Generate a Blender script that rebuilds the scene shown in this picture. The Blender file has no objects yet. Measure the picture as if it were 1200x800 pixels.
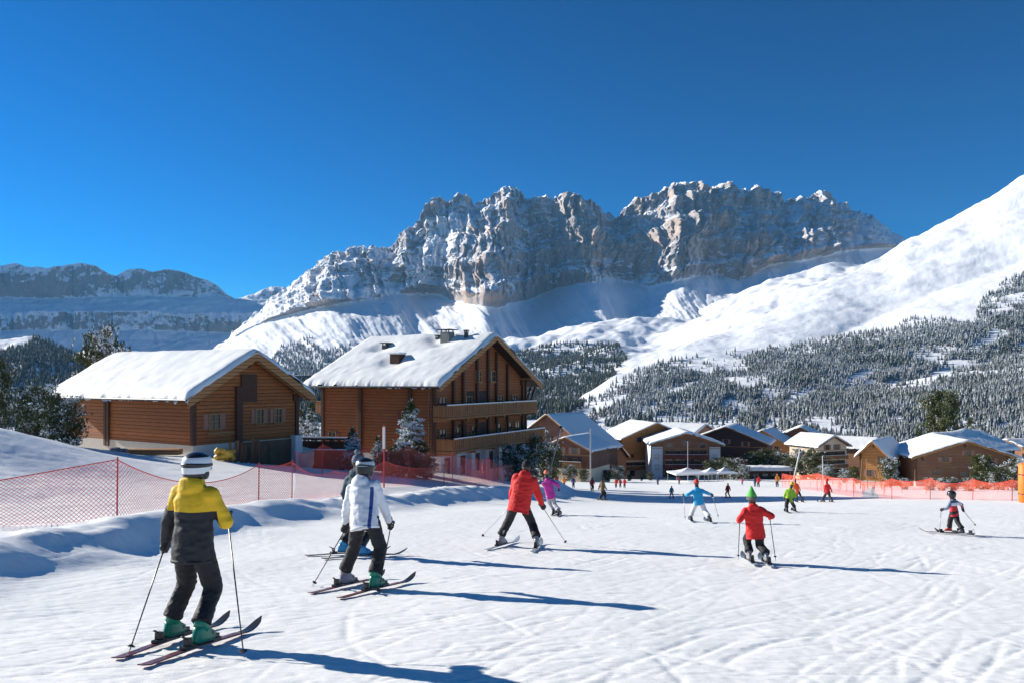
import bpy, bmesh, math, random
import numpy as np
from mathutils import Vector, Matrix, Quaternion
sc = bpy.context.scene
COL = sc.collection
R = math.radians

# ------------------------------------------------------------ camera, sky, sun
F, HY = 900.0, 445.0          # focal length in photo pixels, horizon row
cam = bpy.data.cameras.new('camera'); camo = bpy.data.objects.new('camera', cam); COL.objects.link(camo)
cam.sensor_width = 36; cam.lens = 36*F/1200; cam.shift_y = (HY-400)/1200
cam.clip_start = 0.1; cam.clip_end = 40000
camo.location = (0, 0, 0); camo.rotation_euler = (R(90), 0, 0)
sc.camera = camo
SUN_EL = 21.0
SUN_H = Vector((-0.90, 0.436, 0)).normalized()      # horizontal direction towards the sun
TO_SUN = Vector((SUN_H.x*math.cos(R(SUN_EL)), SUN_H.y*math.cos(R(SUN_EL)), math.sin(R(SUN_EL))))
world = bpy.data.worlds.new('World'); sc.world = world; world.use_nodes = True
wn = world.node_tree; bg = wn.nodes['Background']
sky = wn.nodes.new('ShaderNodeTexSky'); sky.sky_type = 'NISHITA'; sky.sun_disc = False
sky.sun_elevation = R(SUN_EL); sky.sun_rotation = math.atan2(SUN_H.x, SUN_H.y)
sky.altitude = 2200; sky.air_density = 1.0; sky.dust_density = 0.15; sky.ozone_density = 5.0
hsv = wn.nodes.new('ShaderNodeHueSaturation'); hsv.inputs['Saturation'].default_value = 1.40; hsv.inputs['Hue'].default_value = 0.486; hsv.inputs['Value'].default_value = 0.71
wn.links.new(sky.outputs[0], hsv.inputs['Color']); 
g1 = wn.nodes.new('ShaderNodeVectorMath'); g1.operation = 'SCALE'; g1.inputs['Scale'].default_value = 0.15
g2 = wn.nodes.new('ShaderNodeGamma'); g2.inputs['Gamma'].default_value = 1.38
g3 = wn.nodes.new('ShaderNodeVectorMath'); g3.operation = 'SCALE'; g3.inputs['Scale'].default_value = 1/0.15
wn.links.new(hsv.outputs[0], g1.inputs[0]); wn.links.new(g1.outputs[0], g2.inputs[0]); wn.links.new(g2.outputs[0], g3.inputs[0]); wn.links.new(g3.outputs[0], bg.inputs[0])

bg.inputs[1].default_value = 0.12
sl = bpy.data.lights.new('sun', 'SUN'); sl.energy = 5.0; sl.angle = R(0.5); sl.color = (1.0, 0.95, 0.86)
so = bpy.data.objects.new('sun', sl); COL.objects.link(so)
so.rotation_euler = TO_SUN.to_track_quat('Z', 'Y').to_euler(); so.location = (-30, 20, 40)
sc.view_settings.view_transform = 'Standard'; sc.view_settings.look = 'None'
sc.view_settings.exposure = 0.80; sc.view_settings.gamma = 1.0; sc.view_settings.use_curve_mapping = False
sc.cycles.max_bounces = 5; sc.cycles.transparent_max_bounces = 10; sc.cycles.volume_bounces = 0
sc.cycles.use_denoising = True; sc.cycles.caustics_reflective = False; sc.cycles.caustics_refractive = False

# ------------------------------------------------------------ numpy noise
def _h(i, j, k, s):
    n = (i*374761393 + j*668265263 + k*2147483647 + s*974634777) & 0xffffffff
    n = ((n ^ (n >> 13))*1274126177) & 0xffffffff
    n = ((n ^ (n >> 16))*2246822519) & 0xffffffff
    return ((n ^ (n >> 15)) & 0xffff)/65535.0
def vn(x, y, z=None, s=0):
    x = np.asarray(x, float); y = np.asarray(y, float)
    i = np.floor(x).astype(np.int64); j = np.floor(y).astype(np.int64)
    fx = x-i; fy = y-j; fx = fx*fx*fx*(fx*(fx*6-15)+10); fy = fy*fy*fy*(fy*(fy*6-15)+10)
    def lay(k):
        a = _h(i, j, k, s); b = _h(i+1, j, k, s); c = _h(i, j+1, k, s); d = _h(i+1, j+1, k, s)
        return (a*(1-fx)+b*fx)*(1-fy)+(c*(1-fx)+d*fx)*fy
    if z is None: return lay(0)*2-1
    z = np.asarray(z, float); k = np.floor(z).astype(np.int64); fz = z-k; fz = fz*fz*(3-2*fz)
    return (lay(k)*(1-fz)+lay(k+1)*fz)*2-1
def fbm(x, y, o=5, s=0, g=0.5, l=2.03):
    r = 0; a = 1; t = 0
    for q in range(o):
        r = r+a*vn(x, y, None, s+q*17); t += a; x = np.asarray(x)*l+3.1; y = np.asarray(y)*l+7.7; a *= g
    return r/t
def ridged(x, y, o=5, s=0, g=0.5, l=2.07):
    r = 0; a = 1; t = 0
    for q in range(o):
        r = r+a*(1-2*np.abs(vn(x, y, None, s+q*13))); t += a; x = np.asarray(x)*l+1.7; y = np.asarray(y)*l+5.3; a *= g
    return r/t
def sm(a, b, x):
    t = np.clip((np.asarray(x, float)-a)/(b-a), 0, 1); return t*t*(3-2*t)
def pl(pts, x): return np.interp(x, [p[0] for p in pts], [p[1] for p in pts])

# ------------------------------------------------------------ material helpers
class NT:
    def __init__(s, name):
        s.m = bpy.data.materials.new(name); s.m.use_nodes = True; s.t = s.m.node_tree
        s.b = s.t.nodes['Principled BSDF']; s.o = s.t.nodes['Material Output']
    def n(s, ty, **k):
        x = s.t.nodes.new('ShaderNode'+ty)
        for a, v in k.items(): setattr(x, a, v)
        return x
    def l(s, a, b): s.t.links.new(a, b)
    def math(s, op, a, b=None, c=None, clamp=False):
        x = s.n('Math', operation=op); x.use_clamp = clamp
        for i, v in enumerate((a, b, c)):
            if v is None: continue
            if isinstance(v, (int, float)): x.inputs[i].default_value = v
            else: s.l(v, x.inputs[i])
        return x.outputs[0]
    def noise(s, vec, scale, detail=4, rough=0.55):
        x = s.n('TexNoise'); x.inputs['Scale'].default_value = scale; x.inputs['Detail'].default_value = detail
        x.inputs['Roughness'].default_value = rough
        if vec is not None: s.l(vec, x.inputs['Vector'])
        return x.outputs['Fac']
    def mapr(s, v, a, b, c=0.0, d=1.0, smooth=True):
        x = s.n('MapRange'); x.interpolation_type = 'SMOOTHSTEP' if smooth else 'LINEAR'
        s.l(v, x.inputs[0])
        for i, q in enumerate((a, b, c, d)): x.inputs[i+1].default_value = q
        return x.outputs[0]
    def mix(s, f, a, b, blend='MIX'):
        x = s.n('Mix', data_type='RGBA'); x.blend_type = blend
        if isinstance(f, (int, float)): x.inputs[0].default_value = f
        else: s.l(f, x.inputs[0])
        for i, v in ((6, a), (7, b)):
            if isinstance(v, tuple): x.inputs[i].default_value = (v+(1,))[:4]
            else: s.l(v, x.inputs[i])
        return x.outputs[2]
    def bump(s, h, st, dist=0.02, nrm=None):
        x = s.n('Bump'); x.inputs['Strength'].default_value = st; x.inputs['Distance'].default_value = dist
        s.l(h, x.inputs['Height'])
        if nrm is not None: s.l(nrm, x.inputs['Normal'])
        return x.outputs[0]
    def obj(s): return s.n('TexCoord').outputs['Object']
    def pos(s): return s.n('NewGeometry').outputs['Position']
    def scale(s, v, sc3):
        x = s.n('Mapping'); x.inputs['Scale'].default_value = sc3; s.l(v, x.inputs[0]); return x.outputs[0]
    def sep(s, v):
        x = s.n('SeparateXYZ'); s.l(v, x.inputs[0]); return x.outputs
    def fin(s, col, rough=0.6, nrm=None, spec=None):
        if isinstance(col, tuple): s.b.inputs['Base Color'].default_value = (col+(1,))[:4]
        else: s.l(col, s.b.inputs['Base Color'])
        s.b.inputs['Roughness'].default_value = rough
        if spec is not None: s.b.inputs['Specular IOR Level'].default_value = spec
        if nrm is not None: s.l(nrm, s.b.inputs['Normal'])
        return s.m
_mc = {}
def plain(name, col, rough=0.6, var=0.12, sc_=12, bump=0.15, dist=0.01, metal=0.0):
    if name in _mc: return _mc[name]
    m = NT(name); v = m.obj(); f = m.noise(v, sc_, 4)
    c = m.mix(f, tuple(x*(1-var) for x in col), tuple(min(1, x*(1+var)) for x in col))
    nr = m.bump(m.noise(v, sc_*3, 3), bump, dist) if bump else None
    m.b.inputs['Metallic'].default_value = metal
    _mc[name] = m.fin(c, rough, nr); return _mc[name]
def fabric(name, col, rough=0.75):
    if name in _mc: return _mc[name]
    m = NT(name); v = m.obj()
    f = m.noise(v, 9, 3)
    c = m.mix(f, tuple(x*0.85 for x in col), tuple(min(1, x*1.1) for x in col))
    h = m.math('ADD', m.noise(m.scale(v, (1, 1, 2.2)), 11, 3, 0.6), m.math('MULTIPLY', m.noise(v, 60, 2), 0.12))
    _mc[name] = m.fin(c, rough, m.bump(h, 0.55, 0.03)); return _mc[name]

def snow_mat(name, kind='ground'):
    m = NT(name); p = m.pos()
    if kind == 'roof':
        h = m.math('ADD', m.math('MULTIPLY', m.noise(p, 0.9, 3), 1.0), m.math('MULTIPLY', m.noise(p, 6, 4), 0.18))
        nr = m.bump(h, 0.35, 0.12)
    else:
        rot = m.n('Mapping'); rot.inputs['Rotation'].default_value = (0, 0, -0.42); rot.inputs['Scale'].default_value = (0.28, 2.0, 1); m.l(p, rot.inputs[0])
        h1 = m.noise(rot.outputs[0], 7.0, 5, 0.7)
        h2 = m.noise(p, 30, 4, 0.75)
        h3 = m.noise(m.scale(p, (0.5, 1.2, 1)), 2.6, 5, 0.65)
        h = m.math('ADD', m.math('MULTIPLY', m.mapr(h1, 0.42, 0.75), 0.55), m.math('MULTIPLY', h2, 0.30))
        h = m.math('ADD', h, m.math('MULTIPLY', h3, 0.7))
        nr = m.bump(h, 0.30, 0.045)
    f = m.noise(p, 2.2, 4)
    c = m.mix(f, (0.87, 0.87, 0.845), (0.94, 0.94, 0.905))
    m.b.inputs['Sheen Weight'].default_value = 0.0
    return m.fin(c, 0.55, nr, 0.25)

def wood_mat(name, base, dark, plank=0.2, vertical=False, gap=0.1, rough=0.7, grey=0.25):
    m = NT(name); v = m.obj(); x, y, z = m.sep(v)
    if vertical: co = m.math('ADD', x, y)
    else: co = z
    q = m.math('DIVIDE', co, plank); fl = m.math('FLOOR', q); fr = m.math('FRACT', q)
    wn_ = m.n('TexWhiteNoise', noise_dimensions='1D'); m.l(fl, wn_.inputs['W'])
    st = m.scale(v, (9, 9, 0.8) if vertical else (0.9, 0.9, 12))
    gr = m.noise(st, 2.0, 6, 0.65)
    bl = m.noise(v, 0.6, 4)
    c = m.mix(m.math('MULTIPLY', m.mapr(gr, 0.3, 0.75), 0.75), base, dark)
    c = m.mix(m.math('MULTIPLY', wn_.outputs[0], 0.5), c, tuple(a*0.55 for a in base))
    c = m.mix(m.mapr(bl, 0.45, 0.8, 0, grey), c, (0.30, 0.24, 0.19))
    e = m.math('ABSOLUTE', m.math('SUBTRACT', fr, 0.5))
    gp = m.mapr(e, 0.5-gap, 0.5-gap*0.25, 0, 1)
    c = m.mix(m.math('MULTIPLY', gp, 0.8), c, (0.02, 0.012, 0.008))
    h = m.math('SUBTRACT', m.math('MULTIPLY', gr, 0.25), gp)
    return m.fin(c, rough, m.bump(h, 0.8, 0.03), 0.3)

# ------------------------------------------------------------ mesh helpers
def link(o, parent=None):
    COL.objects.link(o)
    if parent is not None: o.parent = parent
    return o
def tag(o, label=None, cat=None, group=None, kind=None):
    if label: o['label'] = label
    if cat: o['category'] = cat
    if group: o['group'] = group
    if kind: o['kind'] = kind
    return o
def empty(name, loc=(0, 0, 0), rz=0.0):
    o = bpy.data.objects.new(name, None); o.location = loc; o.rotation_euler = (0, 0, rz)
    o.empty_display_size = 0.3; COL.objects.link(o); return o
def np_mesh(name, V, Fc, mat, parent=None, smooth=False, attrs=None):
    """V (n,3); Fc (m,k) index array"""
    me = bpy.data.meshes.new(name); V = np.asarray(V, np.float32); Fc = np.asarray(Fc, np.int32)
    me.vertices.add(len(V)); me.vertices.foreach_set('co', V.ravel())
    k = Fc.shape[1]; me.loops.add(Fc.size); me.loops.foreach_set('vertex_index', Fc.ravel())
    me.polygons.add(len(Fc)); me.polygons.foreach_set('loop_start', np.arange(0, Fc.size, k, dtype=np.int32))
    if smooth: me.polygons.foreach_set('use_smooth', np.ones(len(Fc), bool))
    me.update(calc_edges=True)
    if attrs:
        for an, av in attrs.items():
            a = me.attributes.new(an, 'FLOAT', 'POINT'); a.data.foreach_set('value', np.asarray(av, np.float32).ravel())
    me.materials.append(mat)
    o = bpy.data.objects.new(name, me); return link(o, parent)
def grid_faces(nr, nc):
    i = np.arange(nr-1)[:, None]*nc+np.arange(nc-1)[None, :]
    return np.stack([i, i+1, i+nc+1, i+nc], -1).reshape(-1, 4)
def grid_mesh(name, X, Y, Z, mat, smooth=True, attrs=None):
    return np_mesh(name, np.stack([X, Y, Z], -1).reshape(-1, 3), grid_faces(*X.shape), mat, None, smooth,
                   {k: v.ravel() for k, v in attrs.items()} if attrs else None)

class MB:
    def __init__(s): s.v = []; s.f = []; s.uv = None
    def add(s, vs, fs):
        n = len(s.v); s.v += [tuple(v) for v in vs]; s.f += [tuple(i+n for i in f) for f in fs]; return s
    def box(s, c, size, M=None):
        hx, hy, hz = size[0]/2, size[1]/2, size[2]/2
        vs = [Vector((x*hx, y*hy, z*hz)) for z in (-1, 1) for y in (-1, 1) for x in (-1, 1)]
        if M is not None: vs = [M @ v for v in vs]
        vs = [v+Vector(c) for v in vs]
        return s.add(vs, [(0, 2, 3, 1), (4, 5, 7, 6), (0, 1, 5, 4), (2, 6, 7, 3), (0, 4, 6, 2), (1, 3, 7, 5)])
    def bx(s, x0, x1, y0, y1, z0, z1): return s.box(((x0+x1)/2, (y0+y1)/2, (z0+z1)/2), (x1-x0, y1-y0, z1-z0))
    def beam(s, a, b, w, h, up=(0, 0, 1)):
        a = Vector(a); b = Vector(b); d = (b-a); L = d.length; d.normalize(); u = Vector(up)
        r = d.cross(u)
        if r.length < 1e-4: r = d.cross(Vector((1, 0, 0)))
        r.normalize(); u = r.cross(d)
        M = Matrix((r, d, u)).transposed()
        return s.box((a+b)/2, (w, L, h), M)
    def tube(s, pts, rad, n=8, cap=True, ell=None):
        pts = [Vector(p) for p in pts]
        if not hasattr(rad, '__len__'): rad = [rad]*len(pts)
        vs = []; pr = None
        for i, p in enumerate(pts):
            d = (pts[min(i+1, len(pts)-1)]-pts[max(i-1, 0)])
            if d.length < 1e-9: d = Vector((0, 0, 1))
            d.normalize()
            if pr is None:
                pr = d.orthogonal().normalized()
            else:
                pr = (pr-d*pr.dot(d)); pr = pr.normalized() if pr.length > 1e-6 else d.orthogonal().normalized()
            q = d.cross(pr)
            for k in range(n):
                a = 2*math.pi*k/n; vs.append(p+(pr*math.cos(a)+q*math.sin(a))*rad[i])
        fs = [(i*n+k, i*n+(k+1) % n, (i+1)*n+(k+1) % n, (i+1)*n+k) for i in range(len(pts)-1) for k in range(n)]
        if cap: fs += [tuple(range(n))[::-1], tuple((len(pts)-1)*n+k for k in range(n))]
        return s.add(vs, fs)
    def cap(s, a, b, r0, r1, n=10):
        """rounded tapered capsule"""
        a = Vector(a); b = Vector(b); d = b-a
        if d.length < 1e-5: d = Vector((0, 0, 1e-3)); b = a+d
        d.normalize(); pts = []; rr = []
        for t in (75, 50, 25): pts.append(a-d*r0*math.sin(R(t))); rr.append(r0*math.cos(R(t)))
        pts += [a, b]; rr += [r0, r1]
        for t in (25, 50, 75): pts.append(b+d*r1*math.sin(R(t))); rr.append(r1*math.cos(R(t)))
        return s.tube(pts, rr, n)
    def ell(s, c, r, M=None, n=14, m=9):
        c = Vector(c); vs = []; fs = []
        for i in range(1, m):
            t = math.pi*i/m
            for k in range(n):
                a = 2*math.pi*k/n; v = Vector((math.sin(t)*math.cos(a)*r[0], math.sin(t)*math.sin(a)*r[1], math.cos(t)*r[2]))
                vs.append(c+(M @ v if M is not None else v))
        for v in ((0, 0, r[2]), (0, 0, -r[2])):
            v = Vector(v); vs.append(c+(M @ v if M is not None else v))
        T = len(vs)-2; B = T+1
        for i in range(m-2):
            for k in range(n): fs.append((i*n+k, (i+1)*n+k, (i+1)*n+(k+1) % n, i*n+(k+1) % n))
        for k in range(n):
            fs.append((T, k, (k+1) % n)); fs.append((B, (m-2)*n+(k+1) % n, (m-2)*n+k))
        return s.add(vs, fs)
    def rings(s, rings_, cap=True):
        n = len(rings_[0]); vs = [v for r in rings_ for v in r]; m = len(rings_)
        fs = [(i*n+k, i*n+(k+1) % n, (i+1)*n+(k+1) % n, (i+1)*n+k) for i in range(m-1) for k in range(n)]
        if cap: fs += [tuple(range(n))[::-1], tuple((m-1)*n+k for k in range(n))]
        return s.add(vs, fs)
    def mesh(s, name):
        me = bpy.data.meshes.new(name); me.from_pydata(s.v, [], s.f); me.update(); return me
    def build(s, name, mat, parent=None, smooth=False, bevel=0):
        me = s.mesh(name); bm = bmesh.new(); bm.from_mesh(me)
        bmesh.ops.recalc_face_normals(bm, faces=bm.faces); bm.to_mesh(me); bm.free()
        if smooth: me.polygons.foreach_set('use_smooth', [True]*len(me.polygons))
        me.materials.append(mat)
        o = bpy.data.objects.new(name, me); link(o, parent)
        if bevel:
            b = o.modifiers.new('bevel', 'BEVEL'); b.width = bevel; b.segments = 2; b.limit_method = 'ANGLE'
        return o
    def remesh(s, name, vox, mat, parent=None, smooth_it=4, wr=0.0, wsc=9.0, seed=0):
        """union of all closed pieces as one smooth skin"""
        me = s.mesh('tmp'); bm = bmesh.new(); bm.from_mesh(me)
        bmesh.ops.recalc_face_normals(bm, faces=bm.faces); bm.to_mesh(me); bm.free()
        o = bpy.data.objects.new('tmp', me); COL.objects.link(o)
        md = o.modifiers.new('r', 'REMESH'); md.mode = 'VOXEL'; md.voxel_size = vox; md.use_smooth_shade = True
        if smooth_it:
            ms = o.modifiers.new('s', 'SMOOTH'); ms.factor = 0.5; ms.iterations = smooth_it
        dg = bpy.context.evaluated_depsgraph_get(); dg.update()
        nm = bpy.data.meshes.new_from_object(o.evaluated_get(dg)); nm.name = name
        bpy.data.objects.remove(o); bpy.data.meshes.remove(me)
        n = len(nm.vertices)
        if wr and n:
            co = np.zeros(n*3, np.float32); nm.vertices.foreach_get('co', co); co = co.reshape(-1, 3)
            no = np.zeros(n*3, np.float32); nm.vertices.foreach_get('normal', no); no = no.reshape(-1, 3)
            w = 1-2*np.abs(vn(co[:, 0]*wsc, co[:, 1]*wsc, co[:, 2]*wsc*1.7, seed))
            w2 = vn(co[:, 0]*wsc*2.4, co[:, 1]*wsc*2.4, co[:, 2]*wsc*3.6, seed+5)
            co = co+no*((w*0.7+w2*0.4)*wr)[:, None]
            nm.vertices.foreach_set('co', co.ravel()); nm.update()
        nm.polygons.foreach_set('use_smooth', [True]*len(nm.polygons))
        nm.materials.clear(); nm.materials.append(mat)
        return link(bpy.data.objects.new(name, nm), parent)
def W(px, py, d): return Vector(((px-600)/F*d, d, (HY-py)/F*d))

# ------------------------------------------------------------ ground heights
_pt = [(-60, None), (22, None), (30, 594), (40, 588), (55, 583), (80, 575.5), (120, 568.5), (210, 562), (270, 560), (330, 562), (500, 566)]
_yy = np.linspace(-60, 500, 2801)
_k = [(-60, -1.66+0.1056*60), (0, -1.66), (10, -1.66-1.056), (22, -1.66-0.1056*22)]+[(d, -(p-HY)/F*d) for d, p in _pt[2:]]
_zz = np.interp(_yy, [a for a, b in _k], [b for a, b in _k])
_ker = np.hanning(61); _ker /= _ker.sum()
_zz = np.convolve(np.pad(_zz, 30, mode='edge'), _ker, 'valid')
def prof(y): return np.interp(y, _yy, _zz)
_ctl = []
def _c(px, py, d): _ctl.append(((px-600)/F*d, d, (HY-py)/F*d-float(prof(d))))
for a in [(137, 610, 19.7), (0, 612, 21), (-120, 600, 22), (300, 592, 27), (230, 600, 24), (85, 529, 57), (150, 530, 52), (218, 533, 48.5),
          (280, 540, 52), (335, 549, 57), (0, 501, 36), (45, 511, 38), (95, 526, 41), (125, 534, 44), (-150, 480, 36), (200, 548, 40), (60, 560, 31), (0, 562, 29),
          (345, 570, 36), (450, 571, 38), (420, 552, 52), (510, 553, 62), (590, 563, 72), (560, 575, 47), (-200, 560, 26), (250, 575, 31)]: _c(*a)
for px, py in [(0, 683), (-150, 730), (150, 645), (300, 613), (400, 599), (500, 585)]:
    d = 1494/(py-540.); _ctl.append(((px-600)/F*d, d, 0.0))
for y in (-20, 0, 6): _ctl += [(-30, y, 0.9), (-14, y, 0.25)]
for x, y in [(0, 0), (-3, 5), (0, 10), (-3, 18), (3, 22), (0, 30), (1, 40), (4, 55), (8, 75), (10, 20), (14, 35), (25, 50), (25, 20), (12, 5), (30, 80), (0, 110),
             (40, 110), (-40, 130), (-80, 110), (0, 160), (60, 160), (-60, 180), (0, 230), (90, 230), (-90, 230), (0, -30), (40, -20), (60, 60)]: _ctl.append((x, y, 0.0))
_P = np.array(_ctl)
def _U(r2): return 0.5*r2*np.log(r2+1e-9)
_n = len(_P); _A = np.zeros((_n+3, _n+3))
_d2 = ((_P[:, None, :2]-_P[None, :, :2])**2).sum(-1)
_A[:_n, :_n] = _U(_d2+1e-6)+np.eye(_n)*2.0; _A[:_n, _n] = 1; _A[:_n, _n+1:] = _P[:, :2]; _A[_n:, :_n] = _A[:_n, _n:].T
_w = np.linalg.solve(_A, np.concatenate([_P[:, 2], [0, 0, 0]]))
def tps(x, y):
    r = _w[_n]+_w[_n+1]*x+_w[_n+2]*y
    for i in range(_n): r = r+_w[i]*_U((x-_P[i, 0])**2+(y-_P[i, 1])**2+1e-6)
    return r
# snow bank along the left edge of the piste: crest line (x, y, height)
_bank = [(-7.2, 2, .45), (-7.6, 8, .5), (-7.9, 12, .6), (-7.7, 16, .55), (-7.2, 21, .5), (-6.3, 25, .5), (-5.0, 30, .5), (-3.3, 36, .55), (-1.2, 43, .6), (1.2, 50, .6), (3.2, 60, .8), (4, 70, .7), (3, 85, .3)]
def bank(x, y):
    best = np.full(np.shape(x), 1e9); hh = np.zeros(np.shape(x)); side = np.zeros(np.shape(x))
    for (x0, y0, h0), (x1, y1, h1) in zip(_bank[:-1], _bank[1:]):
        dx, dy = x1-x0, y1-y0; L2 = dx*dx+dy*dy
        t = np.clip(((x-x0)*dx+(y-y0)*dy)/L2, 0, 1)
        ex = x-(x0+t*dx); ey = y-(y0+t*dy); d = np.hypot(ex, ey)
        m = d < best; best = np.where(m, d, best); hh = np.where(m, h0+t*(h1-h0), hh)
        side = np.where(m, np.sign(ex*dy-ey*dx), side)      # + on the piste side (right)
    wd = np.where(side > 0, 0.95, 1.4)*(1+0.25*vn(x*0.8, y*0.8, None, 3))
    q = best/wd
    b = 0.9*hh*np.exp(-q**2*0.9)*(1+0.12*vn(x*0.55+9, y*0.35, None, 4)+0.12*vn(x*2.1, y*1.7, None, 8))
    return b, best
def G0(x, y):
    x = np.asarray(x, float); y = np.asarray(y, float)
    fade = (1-sm(95, 150, y))*(1-sm(55, 95, np.abs(x)))*sm(-50, -20, y)
    z = prof(y)+tps(x, y)*fade
    b, _ = bank(x, y)
    left = sm(0, 25, -x-2)*(1-sm(70, 120, y))
    z = z+b+left*0.22*fbm(x*0.11, y*0.16, 3, 31)
    z = z+0.035*fbm(x*0.35, y*0.35, 3, 5)+sm(60, 200, np.hypot(x, y))*0.8*fbm(x*0.03, y*0.03, 3, 12)
    return z
def G(x, y): return float(G0(np.array([x]), np.array([y]))[0])
def GP(px, py, dmin=3.0, dmax=300.0):
    """point where the line of sight through a photo pixel meets the snow"""
    d = np.exp(np.linspace(math.log(dmin), math.log(dmax), 900))
    x = (px-600)/F*d; z = (HY-py)/F*d
    g = G0(x, d); k = np.nonzero(z < g)[0]
    i = k[0] if len(k) else len(d)-1
    return Vector((x[i], d[i], g[i]))
def GD(px, d): x = (px-600)/F*d; return Vector((x, d, G(x, d)))
# ------------------------------------------------------------ near snow sheet
SNOW = snow_mat('groomed_snow')
SNOWR = snow_mat('roof_snow', 'roof')
rng = np.random.default_rng(7)
def make_ground():
    rows = [-45, -35, -26, -18, -12, -7, -3, -1, 0.5]
    y = 1.6
    while y < 420:
        rows.append(y); y += max(0.022, 0.0045*y) if y < 60 else 0.013*y
    ys = np.array(rows); t = np.linspace(-1.12, 1.12, 1050)
    hw = 7+np.maximum(ys, 0)*0.98+np.maximum(-ys, 0)*0.5
    X = t[None, :]*hw[:, None]; Y = np.repeat(ys[:, None], len(t), 1)
    Z = G0(X, Y)
    # piste surface: ski tracks pressed into it, raster 3 cm
    rs = 0.03; x0, y0, nx, ny = -12, 2, 1400, 1250
    T = np.zeros((ny, nx)); U = np.zeros((ny, nx))
    rd = random.Random(5)
    def stamp(ax, ay, ang, L, curv, depth, pair=True, w=1):
        n = int(L/0.015); s = np.arange(n)*0.015
        th = ang+curv*s+0.05*np.sin(s*0.9+ax); 
        px = ax+np.cumsum(np.cos(th))*0.015; py = ay+np.cumsum(np.sin(th))*0.015
        env = np.sin(np.pi*np.clip(s/L, 0, 1))**0.4*(0.7+0.3*np.sin(s*2.1+ay))
        for off in ((-0.16, 0.16) if pair else (0,)):
            qx = px-np.sin(th)*off; qy = py+np.cos(th)*off
            for o in range(w):
                i = ((qy-y0)/rs).astype(int)+0; j = ((qx-x0)/rs).astype(int)+o
                k = (i > 1) & (i < ny-2) & (j > 1) & (j < nx-2)
                T[i[k], j[k]] = np.minimum(T[i[k], j[k]], -depth*1.3*env[k])
            i = ((qy-np.sin(th+1.57)*0.06-y0)/rs).astype(int); j = ((qx-np.cos(th+1.57)*0.06-x0)/rs).astype(int)
            k = (i > 1) & (i < ny-2) & (j > 1) & (j < nx-2)
            U[i[k], j[k]] = np.maximum(U[i[k], j[k]], depth*0.25*env[k])
    for q in range(110):
        ang = rd.choice([rd.gauss(1.05, 0.35), rd.gauss(0.5, 0.25), rd.gauss(2.2, 0.4)])
        stamp(rd.uniform(-9, 22), rd.uniform(2, 30), ang, rd.uniform(2, 11), rd.uniform(-0.16, 0.16), rd.uniform(0.004, 0.010), rd.random() < 0.7, 1)
    for q in range(2200):   # thin edge scratches
        stamp(rd.uniform(-9, 22), 2.5+rd.random()**1.5*26, rd.choice([rd.gauss(0.85, 0.16), rd.gauss(0.7, 0.3), rd.gauss(2.3, 0.4)]), rd.uniform(0.4, 3.2), rd.uniform(-0.12, 0.12), rd.uniform(0.004, 0.015), rd.random() < 0.3, 1)
    for q in range(5):
        stamp(rd.uniform(0.5, 5), rd.uniform(2.8, 7), rd.gauss(1.9, 0.5), rd.uniform(1.5, 4), rd.uniform(-0.5, 0.5), rd.uniform(0.008, 0.016), False, rd.choice([3, 4]))
    for q in range(260):   # pole pricks and scuffs
        i = rd.randrange(5, ny-5); j = rd.randrange(5, nx-5); T[i:i+2, j:j+2] = -0.018; U[i-2:i, j:j+3] = 0.008
    S = T+U
    k = np.array([.16, .68, .16])
    for ax in (0, 1): S = np.apply_along_axis(lambda m: np.convolve(m, k, 'same'), ax, S)
    fi = (Y-y0)/rs; fj = (X-x0)/rs
    ok = (fi > 1) & (fi < ny-2) & (fj > 1) & (fj < nx-2)
    i = np.clip(fi, 0, ny-2).astype(int); j = np.clip(fj, 0, nx-2).astype(int)
    a = np.clip(fi-i, 0, 1); b = np.clip(fj-j, 0, 1)
    v = (S[i, j]*(1-a)+S[i+1, j]*a)*(1-b)+(S[i, j+1]*(1-a)+S[i+1, j+1]*a)*b
    pist = sm(-8.5, -6.5, X)*(1-0.0*X)
    Z = Z+np.where(ok, v, 0)*1.0
    # chopped crust, small drifts
    near = 1-sm(25, 60, Y)
    Z = Z+near*(0.0025*ridged(X*1.1+Y*0.5, Y*0.9, 5, 21, 0.65)+0.006*fbm(X*7, Y*7, 3, 22)+0.012*np.maximum(0, fbm(X*0.8+4, Y*0.8, 4, 25)-0.15))
    left = (1-sm(-9, -6, X+0*Y))*near
    Z = Z+left*0.03*fbm(X*1.6, Y*2.2, 4, 44)
    # drop the very far rim into the valley
    Z = Z-sm(290, 420, Y)*16
    o = grid_mesh('snow_ground', X, Y, Z, SNOW); tag(o, kind='structure'); return o
make_ground()

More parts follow.
